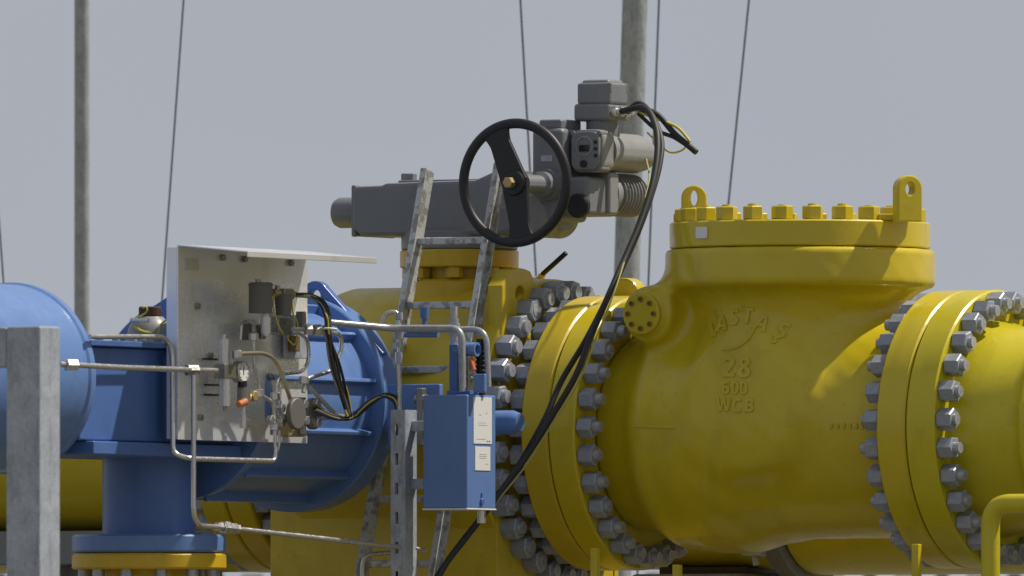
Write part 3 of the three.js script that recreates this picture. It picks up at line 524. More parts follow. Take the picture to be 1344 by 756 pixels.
// ------------------------------------------------------------------ blue actuator
const RC = FT(402, 530, 0.74), SA = RC.x, HA = RC.y;
const LC = FS(242, 531, SA);                     // left disc of the spring can
const TP = FS(196, 640, SA).z;                   // pedestal axis
{
  const ac = thing('valve_actuator', V(SA, FS(196, 726, SA).y, TP), 'blue ribbed spring return actuator on round pedestal', 'actuator');
  const hLid = (py) => FS(196, py, SA).y;
  const can = part(ac, 'spring_can', lathe([[0.0, LC.z + 0.02], [0.375, LC.z + 0.02], [0.38, LC.z + 0.015], [0.38, LC.z - 0.02], [0.362, LC.z - 0.025], [0.362, 0.84], [0.0, 0.84]].reverse(), 'z', V(SA, HA, 0), 96), M_blue);
  const ring = part(ac, 'end_ring', disc('z', V(SA, HA, 0), 0.418, 0.74, 0.86, 0.006, 0.30, 96), M_blue);
  for (let i = 0; i < 12; i++) {
    const a = (12 + i * 30) * Math.PI / 180, c = V(Math.cos(a), Math.sin(a), 0);
    const g = rbox(0.055, 0.016, LC.z - 0.02 - 0.86, V(0.368, 0, (LC.z + 0.84) / 2), 0.004).rotateZ(a).translate(SA, HA, 0);
    part(can, 'rib', g, M_blue);
  }
  const lug = (c, flip) => { const s = new THREE.Shape(), k = flip ? -1 : 1; s.moveTo(-0.05 * k, -0.16); s.lineTo(-0.055 * k, 0.0); if (flip) s.absarc(0, 0, 0.055, 0, Math.PI, false); else s.absarc(0, 0, 0.055, Math.PI, 0.6, true); s.lineTo(0.30 * k, -0.22); s.lineTo(0.22 * k, -0.30); s.closePath(); const h = new THREE.Path(); h.absellipse(0, 0, 0.03, 0.03, 0, Math.PI * 2); s.holes.push(h); return plate(s, 0.03, 0.004).translate(c.x, c.y, c.z); };
  part(ac, 'lifting_lug', lug(FT(416, 389, 0.80), false), M_blueD);
  const l2 = FT(228, 402, LC.z + 0.05);
  { const s = new THREE.Shape(); s.moveTo(0.12, -0.14); s.lineTo(0.12, 0.02); s.quadraticCurveTo(0.06, 0.05, -0.02, 0.03); s.lineTo(-0.13, -0.03); s.lineTo(-0.30, -0.16); s.closePath(); part(ac, 'lifting_lug', plate(s, 0.03, 0.004).translate(l2.x, l2.y, l2.z), M_blueD); }
  // yoke housing box and pressure cylinder
  const CC = FS(22, 497, SA);
  const hx = SA + 0.27, yT = FS(180, 457, hx).y, yB = FS(180, 580, hx).y;
  const zL = CC.z - 0.01, zR = LC.z + 0.03;
  const hs = part(ac, 'yoke_housing', rbox(0.54, yT - yB, zL - zR, V(SA, (yT + yB) / 2, (zL + zR) / 2), 0.008), M_blueD);
  part(hs, 'housing_lid', rbox(0.62, 0.022, zL - zR - 0.03, V(SA, yT + 0.012, (zL + zR) / 2), 0.004), M_blueD);
  part(hs, 'housing_foot', rbox(0.60, 0.05, zL - zR - 0.1, V(SA, yB - 0.027, (zL + zR) / 2), 0.006), M_blueD);
  for (let i = 0; i < 9; i++) part(hs, 'lid_bolt', hexNut(0.026, 0.018, 0.002).rotateZ(Math.PI / 2).translate(SA + 0.28, yT + 0.0235, zR + 0.08 + i * (zL - zR - 0.2) / 8), M_stud);
  for (const f of [0.48]) part(hs, 'housing_rib', rbox(0.03, yT - yB - 0.03, 0.02, V(hx + 0.014, (yT + yB) / 2, zR + (zL - zR) * f), 0.003), M_blueD);
  const cy = part(ac, 'pressure_cylinder', lathe([[0.0, CC.z], [0.335, CC.z], [0.352, CC.z + 0.008], [0.358, CC.z + 0.02], [0.358, CC.z + 0.05], [0.350, CC.z + 0.06], [0.352, CC.z + 1.2], [0.30, CC.z + 1.4], [0.18, CC.z + 1.5], [0.0, CC.z + 1.53]], 'z', V(SA, CC.y, 0), 112, 0.6), M_blue);
  // pedestal with flange
  const h1 = hLid(600), h2 = hLid(702), h3 = hLid(725.5);
  part(ac, 'pedestal', lathe([[0.178, h2 - 0.01], [0.178, yB - 0.04]], 'y', V(SA, 0, TP), 64), M_blueD);
  const pf = part(ac, 'pedestal_flange', disc('y', V(SA, 0, TP), 0.293, h3, h2, 0.008, 0, 80), M_blue);
  // grey limit switch housing on the lid
  const pi = FT(197, 438, LC.z + 0.5), hb = yT + 0.024;
  const sw = part(ac, 'position_switch', lathe([[0.0, 0], [0.098, 0], [0.098, 0.012], [0.088, 0.016], [0.084, 0.055], [0.070, 0.082], [0.056, 0.094], [0.048, 0.102], [0.0, 0.102]], 'y', V(pi.x, hb, pi.z), 40), M_greyL);
  part(sw, 'indicator_cap', disc('y', V(pi.x, hb, pi.z), 0.043, 0.102, 0.140, 0.004, 0, 36), M_rust);
  const q = (px, py, dz = 0.09) => FT(px, py, pi.z + dz);
  part(sw, 'sensor_cable', sweep(smooth([q(176, 428), q(184, 434), q(200, 438)], 14), 0.0055, 8), M_cableY);
  part(sw, 'sensor_wire', sweep(smooth([q(176, 418), q(186, 414), q(193, 408), q(192, 403), q(187, 404)], 20), 0.0032, 8), M_cableY);
  part(sw, 'sensor_plug', sweep([q(172, 420), q(195, 421)], 0.010, 10), M_steel);
  part(sw, 'sensor_wire', sweep(smooth([q(208, 437), q(211, 426), q(219, 420), q(231, 419)], 20), 0.0036, 8), M_cableY);
  // bracket and sleeve beyond the ring
  const b0 = FT(560, 545, 0.80), t0 = FT(527, 556, 0.80), t1 = FT(682, 557, 0.80);
  part(ac, 'side_bracket', rbox(FT(590, 540, 0.8).x - FT(522, 540, 0.8).x, 0.235, 0.03, V((FT(590, 540, 0.8).x + FT(522, 540, 0.8).x) / 2, FT(560, 545, 0.8).y, 0.862), 0.005), M_blue);
  part(ac, 'override_sleeve', lathe([[0.0, SA + 0.3], [0.046, SA + 0.3], [0.046, t1.x - 0.03], [0.034, t1.x], [0, t1.x]], 'x', V(0, t0.y, 0.795), 32), M_blue);
  part(ac, 'bracket_clamp', join([rbox(0.03, 0.22, 0.035, FT(553, 547, 0.92), 0.005), rod(FT(546, 524, 0.92), FT(562, 524, 0.92), 0.018), rod(FT(546, 560, 0.92), FT(562, 560, 0.92), 0.018)]), M_steelD);

  // yellow bonnet of the valve below
  const y0 = hLid(726), y1 = hLid(747.5);
  const vb = thing('buried_valve_stem', V(SA, GROUND, TP), 'yellow flanged stem under the blue actuator pedestal', 'valve');
  part(vb, 'top_flange', disc('y', V(SA, 0, TP), 0.293, y1, y0 - 0.002, 0.007, 0, 80), M_yelN);
  part(vb, 'stem_column', lathe([[0.30, GROUND], [0.30, GROUND + 0.25], [0.18, GROUND + 0.34], [0.18, y1 + 0.01]], 'y', V(SA, 0, TP), 56), M_yelN);
  for (let i = 0; i < 12; i++) { const a = i * Math.PI / 6 + 0.2; part(vb, 'stud_bolt', rod(V(SA + 0.25 * Math.sin(a), y1 - 0.12, TP + 0.25 * Math.cos(a)), V(SA + 0.25 * Math.sin(a), y1 - 0.0005, TP + 0.25 * Math.cos(a)), 0.024, 0.024, 6), M_stud); }
}
// ------------------------------------------------------------------ white instrument panel
const SP = SA + 0.37;                             // face of the panel
{
  const P = (px, py, w = 0) => FS(px, py, SP + w);
  const a = P(234, 321), b = P(404, 334), c = P(403, 586), d = P(233, 573);
  const ip = thing('instrument_rack', V(SP, (c.y + d.y) / 2, (a.z + b.z) / 2), 'white sheet metal panel with canopy, solenoids, gauge and fittings', 'panel');
  const yb = (c.y + d.y) / 2, yt = (a.y + b.y) / 2, zl = a.z, zr = b.z;
  part(ip, 'back_plate', rbox(0.006, yt - yb, zl - zr, V(SP - 0.004, (yt + yb) / 2, (zl + zr) / 2), 0.002), M_sheet);
  part(ip, 'edge_fold', rbox(0.045, yt - yb - 0.006, 0.006, V(SP - 0.030, (yt + yb) / 2, zl - 0.004), 0.002), M_sheet);
  part(ip, 'edge_fold', rbox(0.045, yt - yb - 0.006, 0.006, V(SP - 0.030, (yt + yb) / 2, zr + 0.004), 0.002), M_sheet);
  for (const f of [0.25, 0.75]) part(ip, 'mounting_arm', rbox(0.06, 0.05, 0.05, V(SP - 0.037, yb + 0.28, zr + (zl - zr) * f), 0.004), M_galv);
  // canopy
  const Lc = 0.31, drop = 0.030;
  { const g = new RoundedBoxGeometry(Math.hypot(Lc, drop), 0.006, zl - zr, 2, 0.002).rotateZ(-Math.atan2(drop, Lc)).translate(SP + Lc / 2 - 0.006, yt - drop / 2 + 0.004, (zl + zr) / 2); part(ip, 'canopy', g, M_sheet); }
  part(ip, 'canopy_lip', rbox(0.005, 0.022, zl - zr, V(SP + Lc - 0.008, yt - drop - 0.004, (zl + zr) / 2), 0.002), M_sheet);
  const bolt = (px, py, r = 0.012) => { const p = P(px, py); part(ip, 'panel_bolt', hexNut(r * 1.8, 0.014, 0.002).translate(SP - 0.001, p.y, p.z), M_steelD); };
  [[262, 548], [258, 402], [353, 494], [291, 338], [320, 340], [381, 345], [275, 467]].forEach(([x, y]) => bolt(x, y));
  { const p = P(252, 347); part(ip, 'sticker', rbox(0.002, 0.045, 0.10, V(SP, p.y, p.z), 0.001), std(lin(0.55, 0.53, 0.42), 0.6)); }
  const block = (name, x0, y0, x1, y1, w, dep, mat) => { const m = P((x0 + x1) / 2, (y0 + y1) / 2, w), wpx = Math.max(0.02, (x1 - x0) / 340), zz = Math.max(0.02, (wpx - dep * 0.866) / 0.5 > 0.02 ? (wpx - dep * 0.866) / 0.5 : 0.03); return part(ip, name, rbox(dep, (y1 - y0) / 340, zz, m, 0.004), mat); };
  const vcyl = (parent, name, px, y0, y1, w, r, mat, r2 = r) => { const p = P(px, y1, w), q = P(px, y0, w); q.x = p.x; q.z = p.z; return part(parent, name, rod(p, q, r, r2, 28), mat); };
  // solenoid valves
  const s1 = vcyl(ip, 'solenoid_coil', 342, 372, 411, 0.13, 0.045, M_taupe);
  vcyl(s1, 'coil_nut', 339, 366, 372, 0.13, 0.012, M_steelD);
  part(s1, 'coil_shoulder', (() => { const p = P(342, 375, 0.13); return disc('y', V(p.x, p.y, p.z), 0.047, -0.006, 0.012, 0.006, 0, 36); })(), M_taupe);
  vcyl(s1, 'valve_stem', 349, 411, 441, 0.13, 0.013, M_steel);
  vcyl(s1, 'valve_block', 349, 416, 439, 0.13, 0.02, M_steel);
  const s2 = vcyl(ip, 'solenoid_coil', 372, 386, 414, 0.15, 0.028, M_taupe, 0.036);
  block('coil_bracket', 362, 379, 386, 393, 0.15, 0.04, M_steelD);
  vcyl(s2, 'coil_nut', 364, 374, 381, 0.15, 0.010, M_steelD);
  part(ip, 'cable_gland', (() => { const p = P(358, 384, 0.14), q = P(386, 386, 0.16); return rod(p, q, 0.015, 0.013, 16); })(), M_brass);
  block('valve_manifold', 336, 426, 348, 445, 0.07, 0.03, M_steelD);
  block('valve_manifold', 353, 417, 384, 440, 0.08, 0.045, M_steelD);
  block('valve_manifold', 318, 425, 330, 446, 0.05, 0.03, M_taupe);
  block('bracket_plate', 372, 414, 402, 470, 0.02, 0.006, M_galv);
  block('terminal_block', 377, 441, 394, 461, 0.03, 0.02, std(lin(0.16, 0.12, 0.06), 0.6));
  block('sensor_body', 388, 409, 402, 432, 0.06, 0.03, M_greyL);
  // filter regulator
  const fr = vcyl(ip, 'filter_regulator', 294, 445, 480, 0.09, 0.021, M_steel);
  vcyl(fr, 'regulator_knob', 294, 439, 446, 0.09, 0.008, M_steel);
  block('regulator_block', 281, 478, 310, 497, 0.09, 0.05, M_steelD);
  vcyl(fr, 'filter_bowl', 295, 497, 533, 0.09, 0.023, M_steel);
  vcyl(fr, 'drain_nut', 295, 533, 539, 0.09, 0.008, M_steelD);
  for (const [x, y] of [[276, 471], [278, 505], [278, 518]]) block('bracket_slot', x - 10, y - 1, x + 10, y + 1.5, 0.012, 0.006, M_black);
  // pressure gauge
  { const p = P(318, 488, 0.10), g = part(ip, 'pressure_gauge', disc('x', p, 0.041, -0.03, 0.005, 0.004, 0, 40), M_steelD);
    part(g, 'gauge_bezel', disc('x', p, 0.043, 0.0, 0.010, 0.003, 0.035, 40), M_steel);
    part(g, 'gauge_dial', disc('x', p, 0.035, 0.004, 0.0075, 0.0005, 0, 36), M_label);
    part(g, 'gauge_needle', rbox(0.002, 0.034, 0.004, V(p.x + 0.0085, p.y + 0.006, p.z + 0.003), 0.0008), M_black);
    const ticks = []; for (let i = 0; i < 9; i++) { const t = (-135 + i * 270 / 8) * Math.PI / 180; ticks.push(new THREE.BoxGeometry(0.0012, 0.007, 0.0022).translate(0, 0.029, 0).rotateX(t).translate(p.x + 0.0080, p.y, p.z)); }
    part(g, 'gauge_ticks', join(ticks), M_black); }
  // relief valve with orange outlet
  vcyl(ip, 'relief_valve', 320, 508, 532, 0.10, 0.026, M_steelD);
  vcyl(ip, 'relief_nut', 318, 500, 509, 0.10, 0.018, M_black);
  part(ip, 'orange_vent', rod(P(313, 531, 0.12), P(322, 527, 0.12), 0.012, 0.014), M_orange);
  part(ip, 'brass_elbow', join([rod(P(322, 525, 0.11), P(334, 517, 0.11), 0.016, 0.014), hexNut(0.034, 0.02, 0.002).translate(P(330, 520, 0.11).x, P(330, 520, 0.11).y, P(330, 520, 0.11).z)]), M_brass);
  vcyl(ip, 'drain_pipe', 319, 532, 562, 0.09, 0.013, M_steel);
  block('drain_bracket', 320, 550, 325, 560, 0.05, 0.02, M_steelD);
  // flanged manifold block on the lower right
  const mb = block('manifold_block', 381, 522, 402, 570, 0.10, 0.05, M_steelD);
  for (const [px, w] of [[388, 0.17], [410, 0.12]]) part(mb, 'manifold_disc', disc('x', P(px, 543, w), 0.06, -0.01, 0.012, 0.004, 0, 36), M_taupe);
  part(mb, 'manifold_base', rbox(0.05, 0.07, 0.12, P(382, 561, 0.08), 0.005), M_brass);
  for (const [x, y] of [[396, 530], [398, 552], [412, 530], [413, 555], [370, 549], [366, 535], [366, 555], [352, 551]]) { const p = P(x, y, 0.13); part(ip, 'fitting', hexNut(0.03, 0.022, 0.002).translate(p.x, p.y, p.z), M_steel); }
  // tubes on the panel
  const tb = (name, list, r, mat = M_steel, w = 0.11, rad = 0.06) => part(ip, name, sweep(fillet(list.map(([x, y, ww]) => P(x, y, ww ?? w)), rad), r, 10), mat);
  tb('tube', [[314, 464], [346, 463], [362, 472], [372, 497], [384, 533], [384, 549], [366, 550]], 0.0085, std(lin(0.56, 0.49, 0.34), 0.3, 0.85), 0.13, 0.05);
  tb('tube', [[333, 438], [333, 482], [340, 497], [340, 518]], 0.0065, M_steel, 0.10);
  tb('tube', [[348, 438], [394, 437], [405, 448], [405, 476], [396, 488], [370, 491], [363, 500], [362, 522]], 0.0075, M_steel, 0.09, 0.06);
  tb('tube', [[316, 446, 0.06], [317, 426, 0.06], [322, 420, 0.06], [334, 424, 0.08]], 0.005, M_steel, 0.06, 0.03);
  tb('tube', [[384, 432], [428, 434], [447, 440], [449, 455], [438, 486], [402, 497], [398, 515]], 0.0085, M_steel, 0.16, 0.08);
  tb('tube', [[345, 520], [358, 528], [361, 545], [361, 588]], 0.0075, M_steel, 0.12, 0.05);
  tb('tube', [[368, 505], [366, 535], [367, 585], [360, 602]], 0.006, M_steel, 0.10, 0.04);
  tb('tube', [[404, 506, 0.13], [438, 542, 0.16]], 0.0085, M_steel);
  tb('tube', [[412, 530, 0.13], [432, 545, 0.15], [455, 547, 0.16]], 0.0085, M_steel, 0.15, 0.04);
  tb('tube', [[414, 549, 0.13], [436, 549, 0.15]], 0.007, M_steel);
  tb('thin_wire', [[360, 386, 0.15], [358, 402, 0.16], [366, 430, 0.15], [372, 438, 0.13]], 0.003, M_cableY, 0.15, 0.05);
  tb('thin_wire', [[383, 392, 0.15], [384, 412, 0.15], [392, 425, 0.14], [388, 455, 0.10], [378, 446, 0.10], [378, 440, 0.1]], 0.003, M_cableY, 0.15, 0.05);
  for (const [x, y] of [[400, 432], [412, 433], [422, 434]]) { const p = P(x, y, 0.16); part(ip, 'tube_fitting', hexNut(0.038, 0.028, 0.003).rotateY(0.9).translate(p.x, p.y, p.z), M_steel); }
  for (const [x, y, w] of [[311, 465, 0.13], [333, 442, 0.10], [340, 516, 0.10], [361, 520, 0.09], [399, 499, 0.16], [361, 560, 0.12]]) { const p = P(x, y, w); part(ip, 'tube_fitting', hexNut(0.030, 0.03, 0.003).rotateZ(Math.PI / 2).translate(p.x, p.y - 0.015, p.z), M_steel); }

  // wiring harness falling from the solenoids
  const H1 = [[388, 387, 0.16], [408, 389, 0.18], [424, 400, 0.19], [430, 418, 0.20], [431, 440, 0.20], [440, 480, 0.20], [452, 520, 0.20], [459, 546, 0.20]];
  const hn = thing('cable_harness', P(430, 560, 0.20), 'bundle of black and yellow signal cables hanging over the blue can', 'cables');
  for (let i = 0; i < 11; i++) {
    const ph = i * 2.4, m = i % 4 === 1 ? M_cableY : i % 5 === 3 ? M_steelD : M_cable;
    part(hn, 'cable', sweep(smooth(H1.map(([x, y, w], k) => { const amp = [2, 3, 4, 3, 2.5, 6, 6, 3][k], j = ph + k * 0.55 + rr(-0.5, 0.5); return P(x + Math.cos(j) * amp, y + Math.sin(j) * amp * 0.6, w + 0.012 * Math.sin(j * 1.7)); }), 60), i % 4 === 1 ? 0.0036 : rr(0.0042, 0.0062), 8), m);
  }
  const tie = (p, r) => new THREE.TorusGeometry(r, 0.004, 8, 20).rotateX(1.5).translate(p.x, p.y, p.z);
  part(hn, 'cable_tie', tie(P(430, 432, 0.20), 0.034), M_label);
}
// ------------------------------------------------------------------ slotted strut post, blue cabinet and its fittings
const TC = 1.12;
{
  const x0 = FT(512, 640, TC + 0.05).x, x1 = FT(531, 640, TC + 0.05).x, top = FT(521, 538, TC + 0.05).y;
  const st = thing('strut_post', V((x0 + x1) / 2, GROUND, TC), 'galvanised slotted strut post left of the blue cabinet', 'post');
  const wz = 0.088;
  // front wall with slots
  const s = new THREE.Shape(); s.moveTo(x0, GROUND); s.lineTo(x1, GROUND); s.lineTo(x1, top); s.lineTo(x0, top); s.closePath();
  for (let y = top - 0.075; y > GROUND + 0.1; y -= 0.112) { const h = new THREE.Path(), cx = x0 + (x1 - x0) * 0.42; h.moveTo(cx - 0.006, y - 0.022); h.lineTo(cx + 0.006, y - 0.022); h.lineTo(cx + 0.006, y + 0.022); h.lineTo(cx - 0.006, y + 0.022); h.closePath(); s.holes.push(h); }
  part(st, 'slotted_web', plate(s, 0.004, 0).translate(0, 0, TC + wz / 2), M_galv);
  part(st, 'side_wall', rbox(0.004, top - GROUND, wz - 0.006, V(x1 - 0.0022, (top + GROUND) / 2, TC - 0.0015), 0.001), M_galv);
  part(st, 'side_wall', rbox(0.004, top - GROUND, wz - 0.006, V(x0 + 0.0022, (top + GROUND) / 2, TC - 0.0015), 0.001), M_galv);
  part(st, 'back_wall', rbox(x1 - x0 - 0.01, top - GROUND - 0.01, 0.004, V((x0 + x1) / 2, (top + GROUND) / 2, TC - wz / 2), 0.001), M_galv);
  part(st, 'foot_plate', rbox(0.2, 0.012, 0.2, V((x0 + x1) / 2, GROUND + 0.007, TC), 0.003), M_galv);

  const fT = TC + 0.1;                                        // front face plane of the cabinet
  const c0 = FT(555, 592, fT), c1 = FT(613, 592, fT), cw = c1.x - c0.x, yt = FT(600, 518, fT).y, yb = FT(600, 667, fT).y, dep = 0.218;
  const cb = thing('hydraulic_cabinet', V((c0.x + c1.x) / 2, yb, fT - dep / 2), 'blue sheet metal cabinet with two white labels on its side', 'cabinet');
  part(cb, 'case', rbox(cw, yt - yb, dep, V((c0.x + c1.x) / 2, (yt + yb) / 2, fT - dep / 2), 0.006), M_blue);
  part(cb, 'bottom_lip', rbox(cw + 0.004, 0.006, dep + 0.004, V((c0.x + c1.x) / 2, yb - 0.003, fT - dep / 2), 0.002), M_label);
  const SX = c1.x;
  const lb = (x0_, y0_, x1_, y1_, lines) => { const a = FS(x0_, y0_, SX), b = FS(x1_, y1_, SX); const L = part(cb, 'label', rbox(0.003, a.y - b.y, a.z - b.z, V(SX + 0.001, (a.y + b.y) / 2, (a.z + b.z) / 2), 0.001), M_label);
    const marks = lines.map(([u, v, w, h]) => new THREE.BoxGeometry(0.0006, h * (a.y - b.y), w * (a.z - b.z)).translate(SX + 0.0028, b.y + v * (a.y - b.y), a.z - u * (a.z - b.z)));
    part(L, 'print', join(marks), M_ink); };
  lb(621, 521, 645, 583, [[0.75, 0.06, 0.08, 0.025], [0.87, 0.06, 0.08, 0.025], [0.4, 0.1, 0.5, 0.006], [0.35, 0.62, 0.05, 0.02], [0.7, 0.66, 0.05, 0.02], [0.45, 0.45, 0.4, 0.005], [0.5, 0.4, 0.5, 0.005]]);
  lb(623, 586, 643, 618, [[0.5, 0.68, 0.45, 0.012], [0.5, 0.6, 0.5, 0.012], [0.5, 0.52, 0.4, 0.012], [0.75, 0.28, 0.2, 0.012]]);
  { const p = FS(632, 656, SX); part(cb, 'lock', join([disc('x', V(SX - 0.002, p.y - 0.006, p.z), 0.013, 0, 0.010, 0.002, 0, 20), rbox(0.006, 0.04, 0.010, V(SX + 0.002, p.y + 0.008, p.z), 0.002)]), M_blueD); }
  { const p = FS(632, 668, SX - 0.03); part(cb, 'drain_stub', rod(V(p.x, yb - 0.055, p.z), V(p.x, yb + 0.001, p.z), 0.017, 0.017, 20), M_steel); }
  { const zb = fT - dep + 0.03; part(cb, 'mounting_rail', rbox(c0.x - x1 + 0.03, 0.04, 0.03, V((c0.x + x1) / 2, (yt + yb) / 2 + 0.1, TC - 0.02), 0.003), M_galv); part(cb, 'mounting_rail', rbox(c0.x - x1 + 0.03, 0.04, 0.03, V((c0.x + x1) / 2, (yt + yb) / 2 - 0.12, TC - 0.02), 0.003), M_galv); }
  // hand pump on the cabinet
  const mt = fT - 0.09, Q = (px, py, dz = 0) => FT(px, py, mt + dz);
  const hp = thing('hand_pump', V(Q(612, 516).x, yt, mt), 'small blue hand pump with red tag on top of the cabinet', 'pump');
  part(hp, 'pump_column', rbox(0.038, Q(600, 452).y - yt, 0.05, V(Q(599, 484).x, (Q(600, 452).y + yt) / 2, mt), 0.005), M_blueD);
  part(hp, 'pump_base', rbox(0.10, 0.016, 0.08, V(Q(608, 512).x, yt + 0.009, mt), 0.003), M_blueD);
  { const p = Q(598, 459), q = Q(627, 461); part(hp, 'lever_socket', lathe([[0.0, 0], [0.027, 0], [0.027, q.x - p.x], [0.019, q.x - p.x], [0.019, 0.03], [0, 0.03]], 'x', V(p.x, p.y, mt), 28), M_blue); }
  { const p = Q(617, 488); part(hp, 'piston', join([rod(V(p.x, yt, mt + 0.01), V(p.x, p.y + 0.06, mt + 0.01), 0.014), disc('y', V(p.x, p.y, mt + 0.01), 0.023, -0.03, -0.02, 0.002, 0, 20), disc('y', V(p.x, p.y, mt + 0.01), 0.023, -0.01, 0.0, 0.002, 0, 20)]), M_steelD); }
  part(hp, 'red_tag', rbox(0.012, 0.05, 0.02, Q(620, 478, 0.02), 0.004, 0, 0.3), M_red);
  { const p = Q(631, 476, -0.05), L = []; for (let i = 0; i < 9; i++) L.push(disc('y', V(p.x, p.y - 0.075 + i * 0.018, p.z), 0.021, 0, 0.012, 0.003, 0, 20)); L.push(rod(V(p.x, yt, p.z), V(p.x, p.y + 0.09, p.z), 0.017)); part(hp, 'bellows_hose', join(L), M_black); }
  part(hp, 'pump_bracket', rbox(0.05, 0.07, 0.02, Q(630, 503, 0.03), 0.004), M_blue);

  // tubes that join the panel to the cabinet
  const P = (px, py, w = 0.16) => FS(px, py, SP + w);
  const A = [P(428, 423, 0.14), Q(470, 427, 0.1), Q(515, 431, 0.08), Q(592, 431, 0.06), Q(606, 433, 0.06), Q(607, 512, 0.06)];
  single('hydraulic_tube', sweep(fillet([P(428, 423, 0.14), Q(517, 431, 0.06), Q(606, 431, 0.06), Q(607, 514, 0.06)], 0.05), 0.0135, 14), M_stud, 'thicker silver tube bending down just in front of the hand pump', 'tube');
  single('hydraulic_tube', sweep(fillet([Q(535, 433, -0.04), Q(638, 432, -0.04), Q(641, 508, -0.04)], 0.06), 0.0115, 14), M_stud, 'silver tube bending down right of the black hose', 'tube');
  single('blue_hose', sweep([Q(532, 439, -0.05), Q(575, 439, -0.05)], 0.012), M_blue, 'short blue hose lying below the silver tube', 'hose');
  { const f = thing('tube_fitting_stack', V(Q(596, 450).x, Q(596, 452).y, mt - 0.01), 'upright silver tube fitting above the blue hand pump', 'fitting'); const L = []; const p0 = Q(596, 452, -0.01); for (const [y0, y1, r] of [[402, 418, 0.013], [418, 424, 0.018], [424, 440, 0.022], [440, 452, 0.019]]) { const a = Q(596, y0, -0.01), b = Q(596, y1, -0.01); L.push(rod(V(p0.x, b.y, p0.z), V(p0.x, a.y, p0.z), r, r, y0 === 418 || y0 === 424 ? 6 : 20)); } part(f, 'fitting_body', join(L), M_stud); }
  { const p = Q(557, 428, -0.05); single('grease_nipple', join([rod(V(p.x, p.y - 0.03, p.z), V(p.x, p.y + 0.035, p.z), 0.009), rod(V(p.x, p.y + 0.03, p.z), V(p.x, Q(557, 403).y, p.z), 0.016, 0.018)]), M_blueD, 'small dark blue capped nipple between the ladder rails', 'fitting'); }
  single('hydraulic_tube', sweep(fillet([Q(501, 428, 0.04), Q(505, 411, 0.04), Q(522, 408, 0.02), Q(524, 430, 0.02), Q(524, 560, 0.0)], 0.05), 0.0085, 12), M_steel, 'thin silver tube hooking over and dropping beside left ladder rail', 'tube');
  { const L = []; for (const [y0, y1, r] of [[410, 420, 0.014], [428, 445, 0.019], [449, 456, 0.014], [462, 478, 0.016]]) { const a = Q(524, y0, 0.02), b = Q(524, y1, 0.02); L.push(rod(V(a.x, b.y, a.z), V(a.x, a.y, a.z), r, r, 6)); } single('tube_coupling', join(L), M_stud, 'silver hex couplings on the tube beside left ladder rail', 'fitting'); }
  // tube loops in front of the actuator
  single('instrument_tube', sweep(fillet([P(118, 442, -0.02), P(226, 442, -0.02), P(227, 596, 0.02), P(250, 602, 0.08), P(361, 605, 0.12), P(362, 586, 0.12)], 0.10), 0.0095, 12), M_steel, 'steel tube looping round the left edge and below the white panel', 'tube');
  single('instrument_tube', sweep([FT(78, 478, CZ(78)), P(162, 482.5, 0.13), P(284, 486.5, 0.10)], 0.0105, 12), M_steel, 'straight steel tube from left frame post to the panel regulator', 'tube');
  { const p = P(256, 486, 0.115), q = FT(86, 479, CZ(86)); single('tube_tee', join([hexNut(0.036, 0.05, 0.003).rotateY(1.1).translate(p.x - 0.02, p.y, p.z + 0.03), rod(V(p.x, p.y - 0.05, p.z), p, 0.014)]), M_steelD, 'steel tee where the straight tube meets the panel', 'fitting');
    single('tube_union', hexNut(0.036, 0.05, 0.004).rotateY(1.1).translate(q.x, q.y, q.z), M_steel, 'steel union on the tube beside the grey frame post', 'fitting'); }
  const W1 = P(254, 492, 0.115), lowA = P(254, 676, 0.115), lowB = P(292, 692, 0.115), end = FT(558, 722, 1.02);
  single('instrument_tube', sweep(fillet([W1, lowA.clone().setY(lowB.y + 0.004), lowB, end], 0.075), 0.0095, 12), M_steel, 'long steel tube dropping from the panel and sloping right below the can', 'tube');
  { const d = end.clone().sub(lowB).normalize(), m1 = lowB.clone().addScaledVector(d, -0.01), L = []; for (const [o, af, l] of [[-0.035, 0.03, 0.03], [0.0, 0.042, 0.03], [0.032, 0.036, 0.04], [0.074, 0.028, 0.02]]) { const g = hexNut(af, l, 0.003); g.applyQuaternion(new THREE.Quaternion().setFromUnitVectors(V(1, 0, 0), d)); const c = lowB.clone().addScaledVector(d, o); L.push(g.translate(c.x, c.y, c.z)); } single('tube_union', join(L), M_steel, 'steel union on the low sloping tube beside the pedestal flange', 'fitting'); }
  single('instrument_tube', sweep(fillet([FT(474, 800, 1.0), FT(476, 728, 1.0), FT(520, 725, 1.0)], 0.05), 0.0085, 12), M_steel, 'small bent steel tube at bottom left of the strut post', 'tube');
  // cables that run into the post
  const cbd = thing('cable_bundle', P(440, 560, 0.16), 'bundle of cables arching over into the top of the strut post', 'cables');
  [[0, M_cable, 'black'], [1, M_cableY, 'yellow'], [2, std(lin(0.03, 0.04, 0.14), 0.55), 'dark blue']].forEach(([i, m]) => part(cbd, 'cable', sweep(smooth([P(414, 535 + i * 2, 0.15), P(440, 547 + i, 0.19), FT(468, 545 - i * 2, TC + 0.12), FT(490, 527 - i * 2, TC + 0.1), FT(505, 518 + i, TC + 0.06), FT(519 - i, 522 + i * 2, TC + 0.02), FT(526 - i * 2, 540, TC), FT(526 - i * 2, 575, TC)], 60), 0.0085, 8), m));
}
function CZ(px) { return FS(px, 479, SP + 0.14).z; }
